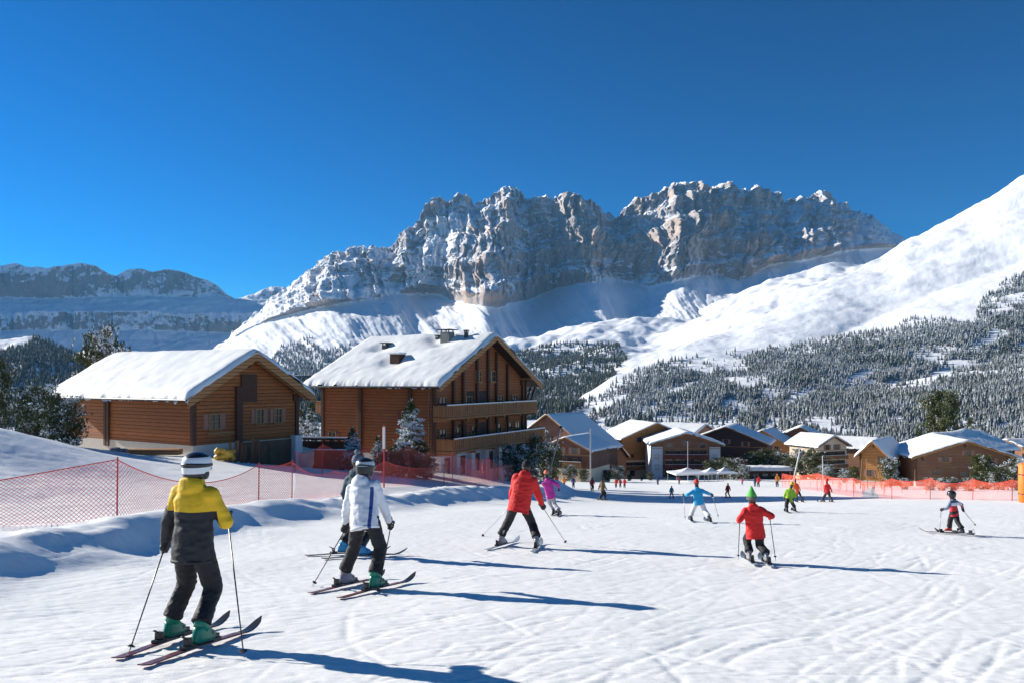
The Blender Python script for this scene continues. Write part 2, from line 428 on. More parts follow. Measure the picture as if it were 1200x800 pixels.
# ------------------------------------------------------------ mountains
def rock_mat(name, rockA, rockB, warm, snowlo, snowhi, sc_=0.004, veg=None):
    m = NT(name); p = m.pos(); g = m.n('NewGeometry')
    nz = m.sep(g.outputs['Normal'])[2]
    at = m.n('Attribute'); at.attribute_name = 'snow'; af = at.outputs['Fac']
    n1 = m.noise(p, sc_, 8, 0.7); n2 = m.noise(m.scale(p, (1, 1, 0.35)), sc_*4, 6, 0.7); n3 = m.noise(m.scale(p, (1.3, 1.3, 0.45)), sc_*4, 7, 0.68)
    c = m.mix(m.mapr(n1, 0.35, 0.65), rockA, rockB)
    c = m.mix(m.mapr(m.noise(m.scale(p, (1, 1, 0.5)), sc_*1.3, 5, 0.6), 0.5, 0.68, 0, 0.85), c, warm)
    c = m.mix(m.mapr(n2, 0.5, 0.75, 0, 0.55), c, tuple(x*0.35 for x in rockA))
    v = m.math('ADD', nz, m.math('MULTIPLY', af, 0.9))
    v = m.math('ADD', v, m.math('MULTIPLY', m.math('SUBTRACT', n3, 0.5), 0.9))
    v = m.math('ADD', v, m.math('MULTIPLY', m.math('SUBTRACT', n2, 0.5), 0.55))
    f = m.mapr(v, snowlo, snowhi)
    c = m.mix(f, c, (0.86, 0.88, 0.91))
    h = m.math('ADD', m.noise(p, sc_*6, 8, 0.7), m.math('MULTIPLY', n1, 1.5))
    st = m.mapr(f, 0, 1, 0.9, 0.12)
    b = m.n('Bump'); b.inputs['Distance'].default_value = 22; m.l(h, b.inputs['Height']); m.l(st, b.inputs['Strength'])
    return m.fin(c, 0.85, b.outputs[0], 0.1)
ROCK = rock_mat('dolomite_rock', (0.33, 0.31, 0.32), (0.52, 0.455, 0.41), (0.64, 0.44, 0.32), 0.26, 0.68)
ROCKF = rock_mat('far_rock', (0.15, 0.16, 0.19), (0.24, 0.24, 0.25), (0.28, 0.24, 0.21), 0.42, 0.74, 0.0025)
HILL = rock_mat('hill_snow', (0.22, 0.18, 0.15), (0.28, 0.24, 0.20), (0.24, 0.2, 0.16), 0.35, 0.6, 0.01)

def surf_from(pxs, ds, pys): 
    return (pxs-600)/F*ds, ds, (HY-pys)/F*ds

# ---- central massif
crest = [(200, 432), (240, 412), (262, 400), (290, 378), (318, 355), (330, 345), (345, 330), (358, 318), (370, 311), (385, 300), (398, 294), (408, 297), (418, 290), (430, 288), (436, 294), (446, 290), (460, 292), (470, 280), (478, 272),
 (487, 268), (496, 256), (502, 246), (512, 238), (524, 240), (532, 232), (545, 230), (552, 236), (556, 243), (564, 240), (570, 232), (582, 226), (590, 220), (603, 222), (612, 226), (618, 231), (626, 228), (640, 229), (650, 234), (660, 230),
 (672, 228), (682, 234), (690, 240), (702, 246), (710, 252), (720, 255), (732, 246), (742, 238), (756, 234), (768, 232), (776, 224), (786, 221), (800, 216), (812, 218), (822, 229), (832, 224), (842, 218), (856, 218), (864, 223), (876, 224), (886, 220),
 (896, 224), (904, 228), (914, 228), (922, 235), (930, 232), (938, 226), (944, 233), (952, 230), (962, 228), (972, 232), (982, 238), (992, 240), (1002, 250), (1016, 255), (1030, 263), (1044, 270), (1058, 279), (1075, 286), (1100, 292), (1200, 300), (1300, 310)]
base = [(200, 436), (262, 404), (300, 382), (330, 372), (380, 358), (420, 352), (470, 345), (510, 345), (545, 355), (580, 358), (620, 352), (650, 338), (680, 332), (712, 328), (740, 332), (760, 338), (800, 328), (830, 322), (870, 330), (900, 310), (940, 305), (980, 296), (1020, 292), (1060, 290), (1100, 296), (1300, 315)]
def make_massif():
    u = np.linspace(190, 1290, 1150)
    pc = pl(crest, u); pb = pl(base, u)
    nt, ncl, nb = 150, 250, 26
    rows = []
    yc = 5200+90*np.sin(u/70)
    yb0 = 4430+0*u
    spur = -620*np.exp(-((u-572)/34)**2)-300*np.exp(-((u-792)/30)**2)-110*np.exp(-((u-690)/22)**2)-220*np.exp(-((u-870)/22)**2)-200*np.exp(-((u-400)/45)**2)-180*np.exp(-((u-940)/25)**2)+330*np.exp(-((u-640)/30)**2)+260*np.exp(-((u-500)/30)**2)+180*np.exp(-((u-735)/20)**2)
    yb = yb0+spur*0.75
    foot_py = pl([(190, 470), (330, 440), (620, 432), (800, 415), (1000, 380), (1290, 380)], u)
    P = []; Dd = []; SN = []
    zb = (HY-pb)/F*yb; zc = (HY-pc)/F*yc
    yf = 2700+0*u; zf = (HY-foot_py)/F*yf
    for q in np.linspace(0, 1, nt, endpoint=False):
        y = yf+(yb-yf)*q; z = zf+(zb-zf)*(q**1.55); P.append(z); Dd.append(y); SN.append(np.full_like(u, 1.0)-0.55*np.clip((q-0.8)/0.2, 0, 1))
    for q in np.linspace(0, 1, ncl, endpoint=False):
        st = q+0.030*np.sin(q*2*np.pi*4+1.2*np.sin(u/37))       # ledges
        y = yb+(yc-yb)*np.clip(q**1.12, 0, 1); z = zb+(zc-zb)*np.clip(st, 0, 1.02)
        P.append(z); Dd.append(y); SN.append(np.full_like(u, -0.05))
    for q in np.linspace(0, 1, nb):
        P.append(zc-900*q**1.1); Dd.append(yc+1500*q); SN.append(np.zeros_like(u)+0.2)
    Z = np.array(P); D = np.array(Dd); S = np.array(SN)
    X = (u[None, :]-600)/F*5000*np.ones_like(Z)
    r = np.arange(len(P))[:, None]
    cl = sm(nt-6, nt+10, r)*(1-sm(nt+ncl-4, nt+ncl+2, r))
    cq = np.clip((r-nt)/ncl, 0, 1)
    ribs = ridged(X/430, Z/2600+cq*0.6, 6, 3, 0.62)
    warp = fbm(X/300, Z/500, 4, 60)*60
    r2 = ridged((X+warp)/120, Z/1300, 6, 9, 0.66)
    r3 = ridged(X/42, Z/260, 5, 14, 0.65)
    thin = np.clip((pb-pc)[None, :]/70, 0.08, 1)
    disp = cl*thin*(-200*ribs-135*r2-52*r3)
    tal = (1-sm(nt-14, nt+2, r))*sm(10, 60, r)
    gl = ridged((X+D*0.25)/170, D/1400, 4, 33)
    gl2 = fbm((X+D*0.2)/60, D/350, 4, 35)
    D2 = D+disp
    Z2 = Z+tal*(14*gl+8*gl2+18*fbm(X/300, D/300, 5, 36))
    crn = np.exp(-((r-nt-ncl)/22.0)**2)
    Z2 = Z2+crn*(40*ridged(X/85, r/60.0, 5, 71, 0.62)+14*fbm(X/22, r/12.0, 3, 72))-crn*10
    Xw = X*(D2/5000)                    # fan: keeps the crest where the columns say
    Xw = X+(X*(D/5000-1))+cl*45*fbm(X/90, Z/160, 4, 51)
    # snow sits in gullies and on ledges, rock shows on talus outcrops
    gull = np.clip(-(ribs*0.6+r2*0.55)-0.02, -0.5, 0.8)
    S = S+cl*(gull*0.75+0.5*np.clip(1-thin*1.3, 0, 1))
    low = pl([(190, .25), (480, .18), (560, .1), (1290, -.1)], u)[None, :]
    S = S-tal*np.clip(ridged((X)/210, D/500, 5, 81)-0.32+low*0.35, 0, 1)*sm(60, nt, r)*1.9
    S = S+cl*0.75*np.exp(-((u[None, :]-490-50*cq)/20)**2)*(1-sm(0.75, 0.95, cq))+cl*0.30*(1-sm(470, 560, u[None, :]))+cl*0.25*(1-sm(0.0, 0.45, cq))+cl*0.7*(1-sm(0.03, 0.22, cq))*(1-sm(440, 540, u[None, :]))   # bright couloir left of the summit spur
    o = grid_mesh('rocky_massif', Xw, D2, Z2, ROCK, True, {'snow': S}); tag(o, kind='structure')
    return Xw, D2, Z2
MAS = make_massif()

# ---- far left range
def make_far():
    c = [(-150, 320), (-40, 318), (0, 312), (18, 309), (30, 313), (55, 315), (75, 312), (95, 309), (112, 312), (128, 321), (136, 323), (150, 316), (165, 314), (180, 318), (195, 315), (212, 318), (228, 324), (243, 328), (255, 335), (268, 348), (276, 352), (290, 347), (302, 343), (318, 337), (333, 338), (345, 348), (370, 380), (420, 420)]
    u = np.linspace(-150, 430, 700); pc = pl(c, u)
    seq = [(0, 2600, 470), (0.25, 4200, 440), (0.42, 5600, 408), (0.52, 6200, 388), (0.62, 6330, 366), (0.70, 6900, 353), (0.75, 7100, 349), (0.9, 7260, None), (1.0, 8000, -1)]
    ns = 260; s = np.linspace(0, 1.0, ns)
    D = np.zeros((ns, len(u))); Z = np.zeros_like(D)
    ks = [q[0] for q in seq]; kd = [q[1] for q in seq]
    zs = []
    for q, d, py in seq:
        if py is None: z = (HY-pc)/F*d
        elif py == -1: z = (HY-pc)/F*7260-60
        else: z = (HY-np.maximum(py, pc+2+(349-py)*0.05))/F*d
        zs.append(z+0*u)
    zs = np.array(zs)
    for j in range(len(u)): Z[:, j] = np.interp(s, ks, zs[:, j])
    D = np.interp(s, ks, kd)[:, None]*np.ones_like(Z)
    X = (u[None, :]-600)/F*7000*np.ones_like(Z)
    cliff = (np.exp(-((s-0.57)/0.06)**2)+np.exp(-((s-0.83)/0.08)**2))[:, None]
    amp = np.clip(cliff, 0, 1)
    D = D+amp*(-150*ridged(X/600, Z/2500, 5, 4)-70*ridged(X/170, Z/600, 4, 6)-25*fbm(X/60, Z/60, 4, 2))+120*fbm(X/900, s[:, None]*4, 4, 8)*(1-amp)
    Z = Z+40*fbm(X/420, D/300, 5, 15)*(1-0.7*amp)*sm(0.1, 0.3, s)[:, None]*(1-sm(0.8, 0.9, s)[:, None])+10*fbm(X/80, D/100, 4, 16)
    S = 0.25-amp*0.35+0*X
    gf = 0.72+0.62*(u[None, :]+150)/580
    D = D*gf; Z = Z*gf
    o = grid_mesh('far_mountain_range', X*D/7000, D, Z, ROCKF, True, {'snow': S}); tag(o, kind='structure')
make_far()
vx, vy = np.meshgrid(np.linspace(-9000, 9000, 60), np.linspace(300, 9300, 60))
tag(grid_mesh('valley_floor', vx, vy, -62+0*vx, HILL, True, {'snow': np.ones_like(vx)}), kind='structure')

def fan(name, u, rows, mat, amp, seed, sfn=None, ns=160, ridge_amp=0.0, sc_=300):
    """hillside: rows = list of (s, depth polyline or number, py polyline or number)"""
    s = np.linspace(0, 1, ns); ks = [r[0] for r in rows]
    dd = np.array([pl(r[1], u) if hasattr(r[1], '__len__') else np.full_like(u, r[1]) for r in rows])
    pp = np.array([pl(r[2], u) if hasattr(r[2], '__len__') else np.full_like(u, r[2]) for r in rows])
    kk = np.hanning(61); kk /= kk.sum(); smo = lambda a: np.convolve(np.pad(a, 30, mode='edge'), kk, 'valid')
    dd = np.array([smo(a) for a in dd]); k2 = np.hanning(27); k2 /= k2.sum()
    pp = np.array([np.convolve(np.pad(a, 13, mode='edge'), k2, 'valid') if i == len(rows)-2 else smo(a) for i, a in enumerate(pp)])
    zz = (HY-pp)/F*dd
    D = np.zeros((ns, len(u))); Z = np.zeros_like(D)
    for j in range(len(u)):
        D[:, j] = np.interp(s, ks, dd[:, j]); Z[:, j] = np.interp(s, ks, zz[:, j])
    X = (u[None, :]-600)/F*D
    e = sm(0, 0.08, s)[:, None]
    sc2 = D/1500
    Z = Z+e*amp*(fbm(X/sc_, D/sc_, 6, seed, 0.52))*np.clip(sc2, .3, 2)+e*ridge_amp*ridged((X*0.8+D*0.5)/(sc_*1.3), (D*0.8-X*0.5)/(sc_*4), 4, seed+9)
    S = np.ones_like(Z)*0.6
    if sfn is not None: S = sfn(X, D, Z, u[None, :], s[:, None])
    o = grid_mesh(name, X, D, Z, mat, True, {'snow': S}); tag(o, kind='structure')
    return X, D, Z
# ---- right-hand open slope above the forest
h1c = [(480, 540), (560, 520), (600, 505), (640, 489), (680, 466), (720, 442), (760, 424), (800, 407), (860, 385), (900, 366), (950, 341), (1000, 319), (1040, 299), (1065, 279), (1082, 272), (1100, 263), (1125, 250), (1150, 236), (1175, 219), (1200, 205), (1240, 185), (1320, 150), (1400, 120)]
h1d = [(480, 1000), (640, 1450), (760, 1900), (900, 2400), (1065, 3000), (1200, 3300), (1400, 3500)]
def h1mid(f): return [(p, 545+(y-545)*f) for p, y in h1c]
def h1dd(f): return [(p, 650+(d-650)*f) for p, d in h1d]
u1 = np.linspace(470, 1400, 620)
def s1(X, D, Z, u, s):
    return 0.75-np.clip(ridged(X/40, D/60, 4, 91)-0.38, 0, 1)*2.8*sm(0.4, 0.8, fbm(X/260, D/260, 3, 92)+0.5)
H1 = fan('open_snow_slope', u1, [(0, 300, 572), (0.1, 650, 546), (0.4, h1dd(0.33), h1mid(0.38)), (0.7, h1dd(0.66), h1mid(0.72)), (0.93, h1d, h1c), (1.0, [(p, d+500) for p, d in h1d], [(p, y+34) for p, y in h1c])], HILL, 10, 41, s1, 260, 5, 220)
# ---- rolling snow ridges in the middle distance
h2c = [(60, 500), (160, 490), (250, 470), (330, 442), (420, 430), (500, 418), (560, 408), (610, 398), (640, 392), (660, 390), (700, 387), (740, 382), (775, 375), (800, 369), (820, 366), (845, 354), (860, 352), (880, 340), (900, 332), (930, 322), (960, 315), (990, 311), (1020, 309), (1080, 300), (1150, 290)]
u2 = np.linspace(60, 1150, 460)
H2 = fan('rolling_snow_ridge', u2, [(0, 1000, 535), (0.35, 1700, 470), (0.6, 2700, [(p, y+38) for p, y in h2c]), (0.93, 3700, h2c), (1, 4000, [(p, y+30) for p, y in h2c])], HILL, 38, 47,
         lambda X, D, Z, u, s: 0.7-np.clip(ridged(X/90, D/120, 4, 93)-0.5, 0, 1)*1.6, 240, 30, 420)
# ---- wooded spur on the left
h3c = [(-150, 400), (-40, 402), (0, 399), (25, 394), (33, 393), (50, 399), (75, 409), (95, 420), (120, 436), (150, 456), (200, 480), (260, 500)]
u3 = np.linspace(-150, 260, 240)
H3 = fan('wooded_spur', u3, [(0, 700, 560), (0.5, 1500, 470), (0.93, 2600, h3c), (1, 2900, [(p, y+25) for p, y in h3c])], HILL, 22, 53,
         lambda X, D, Z, u, s: 0.5+0*X, 160, 10, 260)
h4c = [(40, 440), (75, 418), (95, 410), (112, 405), (135, 405), (170, 412), (240, 432), (330, 455)]
u4 = np.linspace(40, 330, 140)
H4 = fan('snowy_shoulder', u4, [(0, 1800, 500), (0.93, 3200, h4c), (1, 3600, [(p, y+25) for p, y in h4c])], HILL, 14, 57, lambda X, D, Z, u, s: 0.8+0*X, 80, 0, 300)

# ------------------------------------------------------------ far conifer forest
def tree_verts(h, r, seed, tiers=4, n=6):
    rd = random.Random(seed); V = []; T = []
    for t in range(tiers):
        z0 = h*(0.08+0.80*t/tiers); z1 = h*(0.08+0.92*(t+1.55)/tiers) if t < tiers-1 else h
        z1 = min(z1, h); rr = r*(1-t/tiers)**0.85*rd.uniform(0.88, 1.1)
        b = len(V); V.append((0, 0, z1))
        for k in range(n):
            a = 2*math.pi*(k+0.5*(t % 2))/n+rd.uniform(-.25, .25); q = rr*rd.uniform(0.7, 1.15)
            V.append((math.cos(a)*q, math.sin(a)*q, z0-h*0.03*rd.random()))
        for k in range(n): T.append((b, b+1+k, b+1+(k+1) % n))
    return np.array(V), np.array(T)
def conifer_mat(name, snowamt, scale=0.9):
    m = NT(name); p = m.pos(); g = m.n('NewGeometry'); nz = m.sep(g.outputs['True Normal'])[2]
    n1 = m.noise(p, scale, 3, 0.7); n2 = m.noise(p, 0.012, 3)
    n3 = m.noise(p, 0.13, 2)
    v = m.math('ADD', m.math('MULTIPLY', nz, 0.25), n1); v = m.math('ADD', v, m.math('MULTIPLY', m.math('SUBTRACT', n2, 0.5), 0.5))
    v = m.math('ADD', v, m.math('MULTIPLY', m.math('SUBTRACT', n3, 0.5), 0.5))
    f = m.mapr(v, snowamt-0.12, snowamt+0.26, 0, 0.54)
    c = m.mix(m.mapr(n3, 0.3, 0.7), (0.040, 0.052, 0.038), (0.085, 0.088, 0.060))
    c = m.mix(f, c, (0.72, 0.76, 0.82))
    return m.fin(c, 0.9, None, 0.1)
FARWOOD = conifer_mat('frosted_forest', 0.50, 0.35)
DARKWOOD = conifer_mat('shade_toned_forest', 0.68, 0.35)  # less snow in the colour, standing in for shade on these woods
tvs = [tree_verts(1.0, 0.23, s, 4, 5) for s in range(6)]
def inpoly(x, y, poly):
    c = np.zeros(len(x), bool); n = len(poly)
    for i in range(n):
        x0, y0 = poly[i]; x1, y1 = poly[(i+1) % n]
        if y0 == y1: continue
        m = ((y0 > y) != (y1 > y)) & (x < (x1-x0)*(y-y0)/(y1-y0)+x0); c ^= m
    return c
def scatter(S, n, poly, dens, seed):
    """random points on a hillside inside an outline given in photo pixels, thinned by a density function"""
    X, D, Z = S; r = np.random.default_rng(seed); nr, nc = X.shape
    i = r.uniform(0, nr*0.93, n*24); j = r.uniform(0, nc-1.001, n*24)
    # weight by ground area
    ii = i.astype(int); jj = j.astype(int)
    ii = np.clip(ii, 0, nr-2)
    a = i-ii; b = j-jj
    def s(A): return (A[ii, jj]*(1-a)+A[ii+1, jj]*a)*(1-b)+(A[ii, jj+1]*(1-a)+A[ii+1, jj+1]*a)*b
    ar = np.abs(X[ii, jj+1]-X[ii, jj])*np.hypot(D[ii+1, jj]-D[ii, jj], Z[ii+1, jj]-Z[ii, jj])
    x, y, z = s(X), s(D), s(Z); px = x/y*F+600; py = HY-z/y*F
    k = (r.random(len(x)) < ar/y/np.percentile(ar/y, 97)) & inpoly(px, py, poly) & (r.random(len(x)) < dens(x, y, z, px, py))
    x, y, z = x[k], y[k], z[k]
    return np.stack([x, y, z], -1)[:n]
def forest_mesh(name, pts, hh, mat, seed, label):
    r = np.random.default_rng(seed); V = []; T = []; nb = 0
    kinds = r.integers(0, len(tvs), len(pts))
    for q, (tv, tt) in enumerate(tvs):
        P = pts[kinds == q]; h = hh[kinds == q]
        if not len(P): continue
        a = r.uniform(0, 6.28, len(P)); wv = r.uniform(0.8, 1.25, len(P))*h
        c, s_ = np.cos(a), np.sin(a)
        vx = P[:, None, 0]+(tv[None, :, 0]*c[:, None]-tv[None, :, 1]*s_[:, None])*wv[:, None]
        vy = P[:, None, 1]+(tv[None, :, 0]*s_[:, None]+tv[None, :, 1]*c[:, None])*wv[:, None]
        vz = P[:, None, 2]+tv[None, :, 2]*h[:, None]-0.4
        V.append(np.stack([vx, vy, vz], -1).reshape(-1, 3))
        T.append((tt[None]+(np.arange(len(P))*len(tv))[:, None, None]+nb).reshape(-1, 3)); nb += len(P)*len(tv)
    o = np_mesh(name, np.concatenate(V), np.concatenate(T), mat)
    tag(o, label, 'forest', kind='stuff'); return o
poly1 = [(600, 560), (600, 520), (640, 484), (665, 470), (700, 466), (730, 440), (770, 426), (800, 420), (850, 412), (900, 407), (950, 397), (1000, 392), (1048, 384), (1068, 372), (1100, 374), (1140, 380), (1150, 350), (1180, 328), (1210, 316), (1300, 300), (1300, 560)]
def d1(x, y, z, px, py):
    gl = fbm(x/45, y/70, 4, 201)*0.7+fbm(x/150+3, y/170, 3, 202)*0.8
    edge = pl([(600, 520), (700, 464), (770, 426), (900, 407), (1000, 392), (1100, 374), (1150, 350), (1200, 316), (1300, 300)], px)
    top = np.clip((py-edge)/22, 0, 1)
    # clearings: pale meadows
    cl = 0
    for (cx, cy, rx, ry) in [(700, 478, 46, 9), (720, 470, 22, 8), (830, 434, 16, 6), (860, 492, 12, 5), (700, 500, 16, 7), (655, 502, 20, 8), (790, 458, 20, 5), (1005, 482, 14, 5), (1050, 492, 16, 6), (975, 495, 14, 5), (1030, 470, 14, 4), (1062, 476, 16, 4), (905, 500, 18, 4), (760, 480, 22, 5), (680, 490, 30, 6), (930, 470, 16, 5), (1100, 440, 24, 6), (1130, 468, 20, 5), (1010, 440, 20, 5), (880, 450, 20, 6), (1165, 395, 20, 8), (1175, 500, 18, 4), (640, 515, 26, 7)]:
        ca = math.cos(-0.35); sa = math.sin(-0.35)
        a = ((px-cx)*ca+(py-cy)*sa)/rx; b = (-(px-cx)*sa+(py-cy)*ca)/ry
        cl = np.maximum(cl, np.exp(-(a*a+b*b)**2))
    return np.clip(0.80-sm(0.0, 0.3, -gl-0.12)*0.85, 0.04, 1)*(0.18+0.82*top)*(1-0.97*cl)*1.25
P1 = scatter(H1, 38000, poly1, d1, 1)
o_ = np.argsort(P1[:, 1]); P1 = P1[o_]
hh1 = np.random.default_rng(3).uniform(5.5, 14.5, len(P1))*(1+0.45*fbm(P1[:, 0]/60, P1[:, 1]/60, 3, 88))
vis = np.nonzero((P1[:, 0]/P1[:, 1]*F+600 > 640) & (P1[:, 0]/P1[:, 1]*F < 620))[0]
ind = vis[:300]; rest = np.ones(len(P1), bool); rest[ind] = False
forest_mesh('hillside_forest', P1[rest], hh1[rest], FARWOOD, 2, 'dense frosted conifer forest covering the right-hand hillside')
_tm = []
for q in range(6):
    tv, tt = tree_verts(1.0, 0.22, 40+q, 7, 8)
    me = bpy.data.meshes.new('frosted_conifer'); me.from_pydata([tuple(v) for v in tv], [], [tuple(t) for t in tt]); me.materials.append(FARWOOD); _tm.append(me)
for q, k in enumerate(ind):
    o = bpy.data.objects.new('frosted_conifer', _tm[q % 6]); o.location = (P1[k, 0], P1[k, 1], P1[k, 2]-0.5); h = hh1[k]*0.85
    o.scale = (h, h, h); o.rotation_euler = (0, 0, q*1.7); COL.objects.link(o)
    tag(o, 'frosted conifer at the foot of the wooded hillside behind the village', 'tree', 'conifers at the foot of the hillside')
# wooded lower parts of the other slopes
P2 = scatter(H2, 14000, [(330, 500), (330, 452), (420, 436), (500, 424), (560, 418), (610, 412), (660, 400), (725, 404), (735, 420), (700, 470), (640, 500)],
             lambda x, y, z, px, py: np.clip(1-sm(0, 0.3, -fbm(x/160, y/200, 4, 301)-0.2)*0.9*(px < 610), 0, 1), 11)
forest_mesh('valley_forest', P2, np.random.default_rng(4).uniform(13, 22, len(P2)), DARKWOOD, 5, 'dark wooded slope deep in the shaded valley')
P3 = scatter(H3, 9000, [(-150, 560), (-150, 412), (-20, 414), (32, 405), (40, 396), (60, 402), (95, 420), (150, 458), (260, 505), (260, 560)],
             lambda x, y, z, px, py: np.clip(0.95-sm(0, 0.3, -fbm(x/200, y/240, 4, 302)-0.25), 0.1, 1), 12)
forest_mesh('spur_forest', P3, np.random.default_rng(5).uniform(13, 22, len(P3)), DARKWOOD, 6, 'blue-dark conifer wood on the spur at the left edge')
PM = scatter(MAS, 4000, [(300, 450), (330, 405), (400, 385), (470, 392), (560, 392), (620, 405), (620, 450)],
             lambda x, y, z, px, py: sm(0.0, 0.35, fbm(x/260, y/330, 4, 303)+0.12+(py-400)/90.)*0.9, 13)
if len(PM): forest_mesh('treeline_wood', PM, np.random.default_rng(6).uniform(12, 22, len(PM)), FARWOOD, 8, 'scattered conifers along the tree line under the rocky massif')
# ------------------------------------------------------------ building materials
LOG1 = wood_mat('honey_log_wall', (0.48, 0.160, 0.046), (0.20, 0.060, 0.019), 0.24, grey=0.12)
LOG2 = wood_mat('red_brown_log_wall', (0.42, 0.135, 0.042), (0.18, 0.052, 0.018), 0.26, grey=0.1)
LOGO = wood_mat('orange_log_wall', (0.58, 0.27, 0.08), (0.38, 0.15, 0.045), 0.25, grey=0.1)
LOGD = wood_mat('dark_log_wall', (0.30, 0.145, 0.075), (0.15, 0.07, 0.04), 0.22, grey=0.3)
LOGR = wood_mat('village_brown_wall', (0.40, 0.19, 0.10), (0.24, 0.11, 0.06), 0.25, grey=0.2)
LOGM = wood_mat('maroon_brown_wall', (0.20, 0.085, 0.055), (0.11, 0.045, 0.03), 0.22, grey=0.2)
BOARDV = wood_mat('vertical_boards', (0.22, 0.12, 0.065), (0.11, 0.06, 0.035), 0.16, True, grey=0.5)
RAIL = wood_mat('balcony_boards', (0.44, 0.21, 0.08), (0.28, 0.12, 0.045), 0.17, True, grey=0.2)
BARGE = wood_mat('barge_board_wood', (0.52, 0.26, 0.10), (0.38, 0.17, 0.065), 0.24, grey=0.1)
REDW = wood_mat('red_balcony_boards', (0.42, 0.10, 0.06), (0.28, 0.06, 0.035), 0.17, True, grey=0.2)
POST = plain('dark_post_wood', (0.085, 0.035, 0.018), 0.75, 0.3, 6, 0.4)
DARKW = plain('dark_trim_wood', (0.045, 0.026, 0.018), 0.75, 0.3, 5, 0.3)
STONE = plain('pale_render', (0.55, 0.50, 0.43), 0.85, 0.16, 3, 0.4, 0.03)
CREAM = plain('cream_render', (0.66, 0.54, 0.38), 0.85, 0.12, 2, 0.3, 0.03)
WHITE = plain('white_render', (0.74, 0.72, 0.68), 0.85, 0.1, 2, 0.3, 0.03)
GREYST = plain('grey_stone', (0.24, 0.23, 0.22), 0.9, 0.35, 2.5, 0.9, 0.08)
METAL = plain('dark_metal', (0.07, 0.07, 0.075), 0.4, 0.15, 20, 0.1, 0.01, 0.6)
GMET = plain('galvanised_metal', (0.42, 0.43, 0.45), 0.35, 0.1, 20, 0.1, 0.01, 0.8)
SHUT = plain('pink_brown_shutter', (0.30, 0.15, 0.10), 0.6, 0.2, 5, 0.2)
SHUTR = plain('dark_red_shutter', (0.20, 0.045, 0.03), 0.6, 0.2, 5, 0.2)
gm = NT('window_glass'); GLASS = gm.fin((0.025, 0.032, 0.045), 0.08, None, 0.7)

def roof_z(y, Wd, ez, rz): return ez+(rz-ez)*(1-abs(y-Wd/2)/(Wd/2))
def snow_slab(L, Wd, ez, rz, th, parent, name='snow', bumps=(), seed=0, nx=90, ny=70, mat=None):
    """snow lying over both roof planes: rounded at the rim, sagging, never quite even"""
    e = 0.10
    def ax(a, b, n):
        t = np.linspace(0, 1, n); t = t+0.0; 
        k = np.concatenate([[0, .004, .012, .025], np.linspace(.045, .955, n), [.975, .988, .996, 1]]); return a+(b-a)*k
    xs = ax(-L-e, e, nx); ys = ax(-e, Wd+e, ny)
    X, Y = np.meshgrid(xs, ys)
    base = ez+(rz-ez)*(1-np.abs(Y-Wd/2)/(Wd/2))
    ridge_round = -0.25*np.exp(-np.abs(Y-Wd/2)/0.5)*(rz-ez)/(Wd/2)*0.9
    ed = np.minimum.reduce([X+L+e, e-X, Y+e, Wd+e-Y])
    wob = 0.22*fbm(X*1.1+seed, Y*0.8, 3, seed)
    t = th*(1+0.22*fbm(X*0.25, Y*0.25, 3, seed+3)+0.10*fbm(X*1.3, Y*1.3, 4, seed+4))
    t = t*np.clip(1-np.exp(-np.maximum(ed+wob*0.5, 0)/0.10), 0, 1)
    for (bx_, by_, br, bh) in bumps: t = np.maximum(t+bh*np.exp(-((X-bx_)**2/2.2+(Y-by_)**2)/br**2), 0.03)
    droop = -0.10*np.exp(-np.minimum(Y+e, Wd+e-Y)/0.12)*(1+1.3*vn(X*2.6, Y*0, None, seed+6)+0.8*vn(X*7, Y*0, None, seed+7))
    Z = base+ridge_round+t+droop
    V = np.stack([X, Y, Z], -1).reshape(-1, 3); Fs = grid_faces(*X.shape)
    return np_mesh(name, V, Fs, mat or SNOWR, parent, True)

def window(parent, mb_axis, at, w, h, style='plain', frame=None, shutters=True, depth=0.10, smat=None):
    """mb_axis 'x': on a gable facing +X at (x, y, z); 'y': on an eave wall facing -Y"""
    x, y, z = at; fr = MB(); pn = MB(); f = 0.07 if w > 0.5 else 0.05
    def B(mb, u0, u1, z0, z1, d0, d1):
        if mb_axis == 'x': mb.bx(x+d0, x+d1, y+u0, y+u1, z+z0, z+z1)
        else: mb.bx(x+u0, x+u1, y-d1, y-d0, z+z0, z+z1)
    B(fr, -w/2-f, -w/2, -f, h+f, 0.004, depth); B(fr, w/2, w/2+f, -f, h+f, 0.004, depth)
    B(fr, -w/2, w/2, -f, 0, 0.004, depth); B(fr, -w/2, w/2, h, h+f, 0.004, depth)
    B(fr, -0.02, 0.02, 0, h, 0.03, depth-0.02)
    B(fr, -w/2, -0.02, h*0.5-0.015, h*0.5+0.015, 0.03, depth-0.025); B(fr, 0.02, w/2, h*0.5-0.015, h*0.5+0.015, 0.03, depth-0.025)
    o = fr.build('window', frame or BARGE, parent)
    B(pn, -w/2, w/2, 0, h, 0.006, 0.028); pn.build('pane', GLASS, o)
    sl_ = MB(); B(sl_, -w/2-0.16, w/2+0.16, -f-0.07, -f, 0.004, depth+0.08); sl_.build('sill', frame or BARGE, o)
    if shutters:
        for s in (-1, 1):
            sh = MB(); a = s*(w/2+f+0.01); b = s*(w/2+f+0.01+w*0.5)
            B(sh, min(a, b), max(a, b), -0.03, h+0.03, 0.006, 0.055)
            for q in (0.18, 0.75): B(sh, min(a, b)+0.03, max(a, b)-0.03, h*q, h*q+0.07, 0.055, 0.075)
            sh.build('shutter', smat or SHUT, o)
    return o

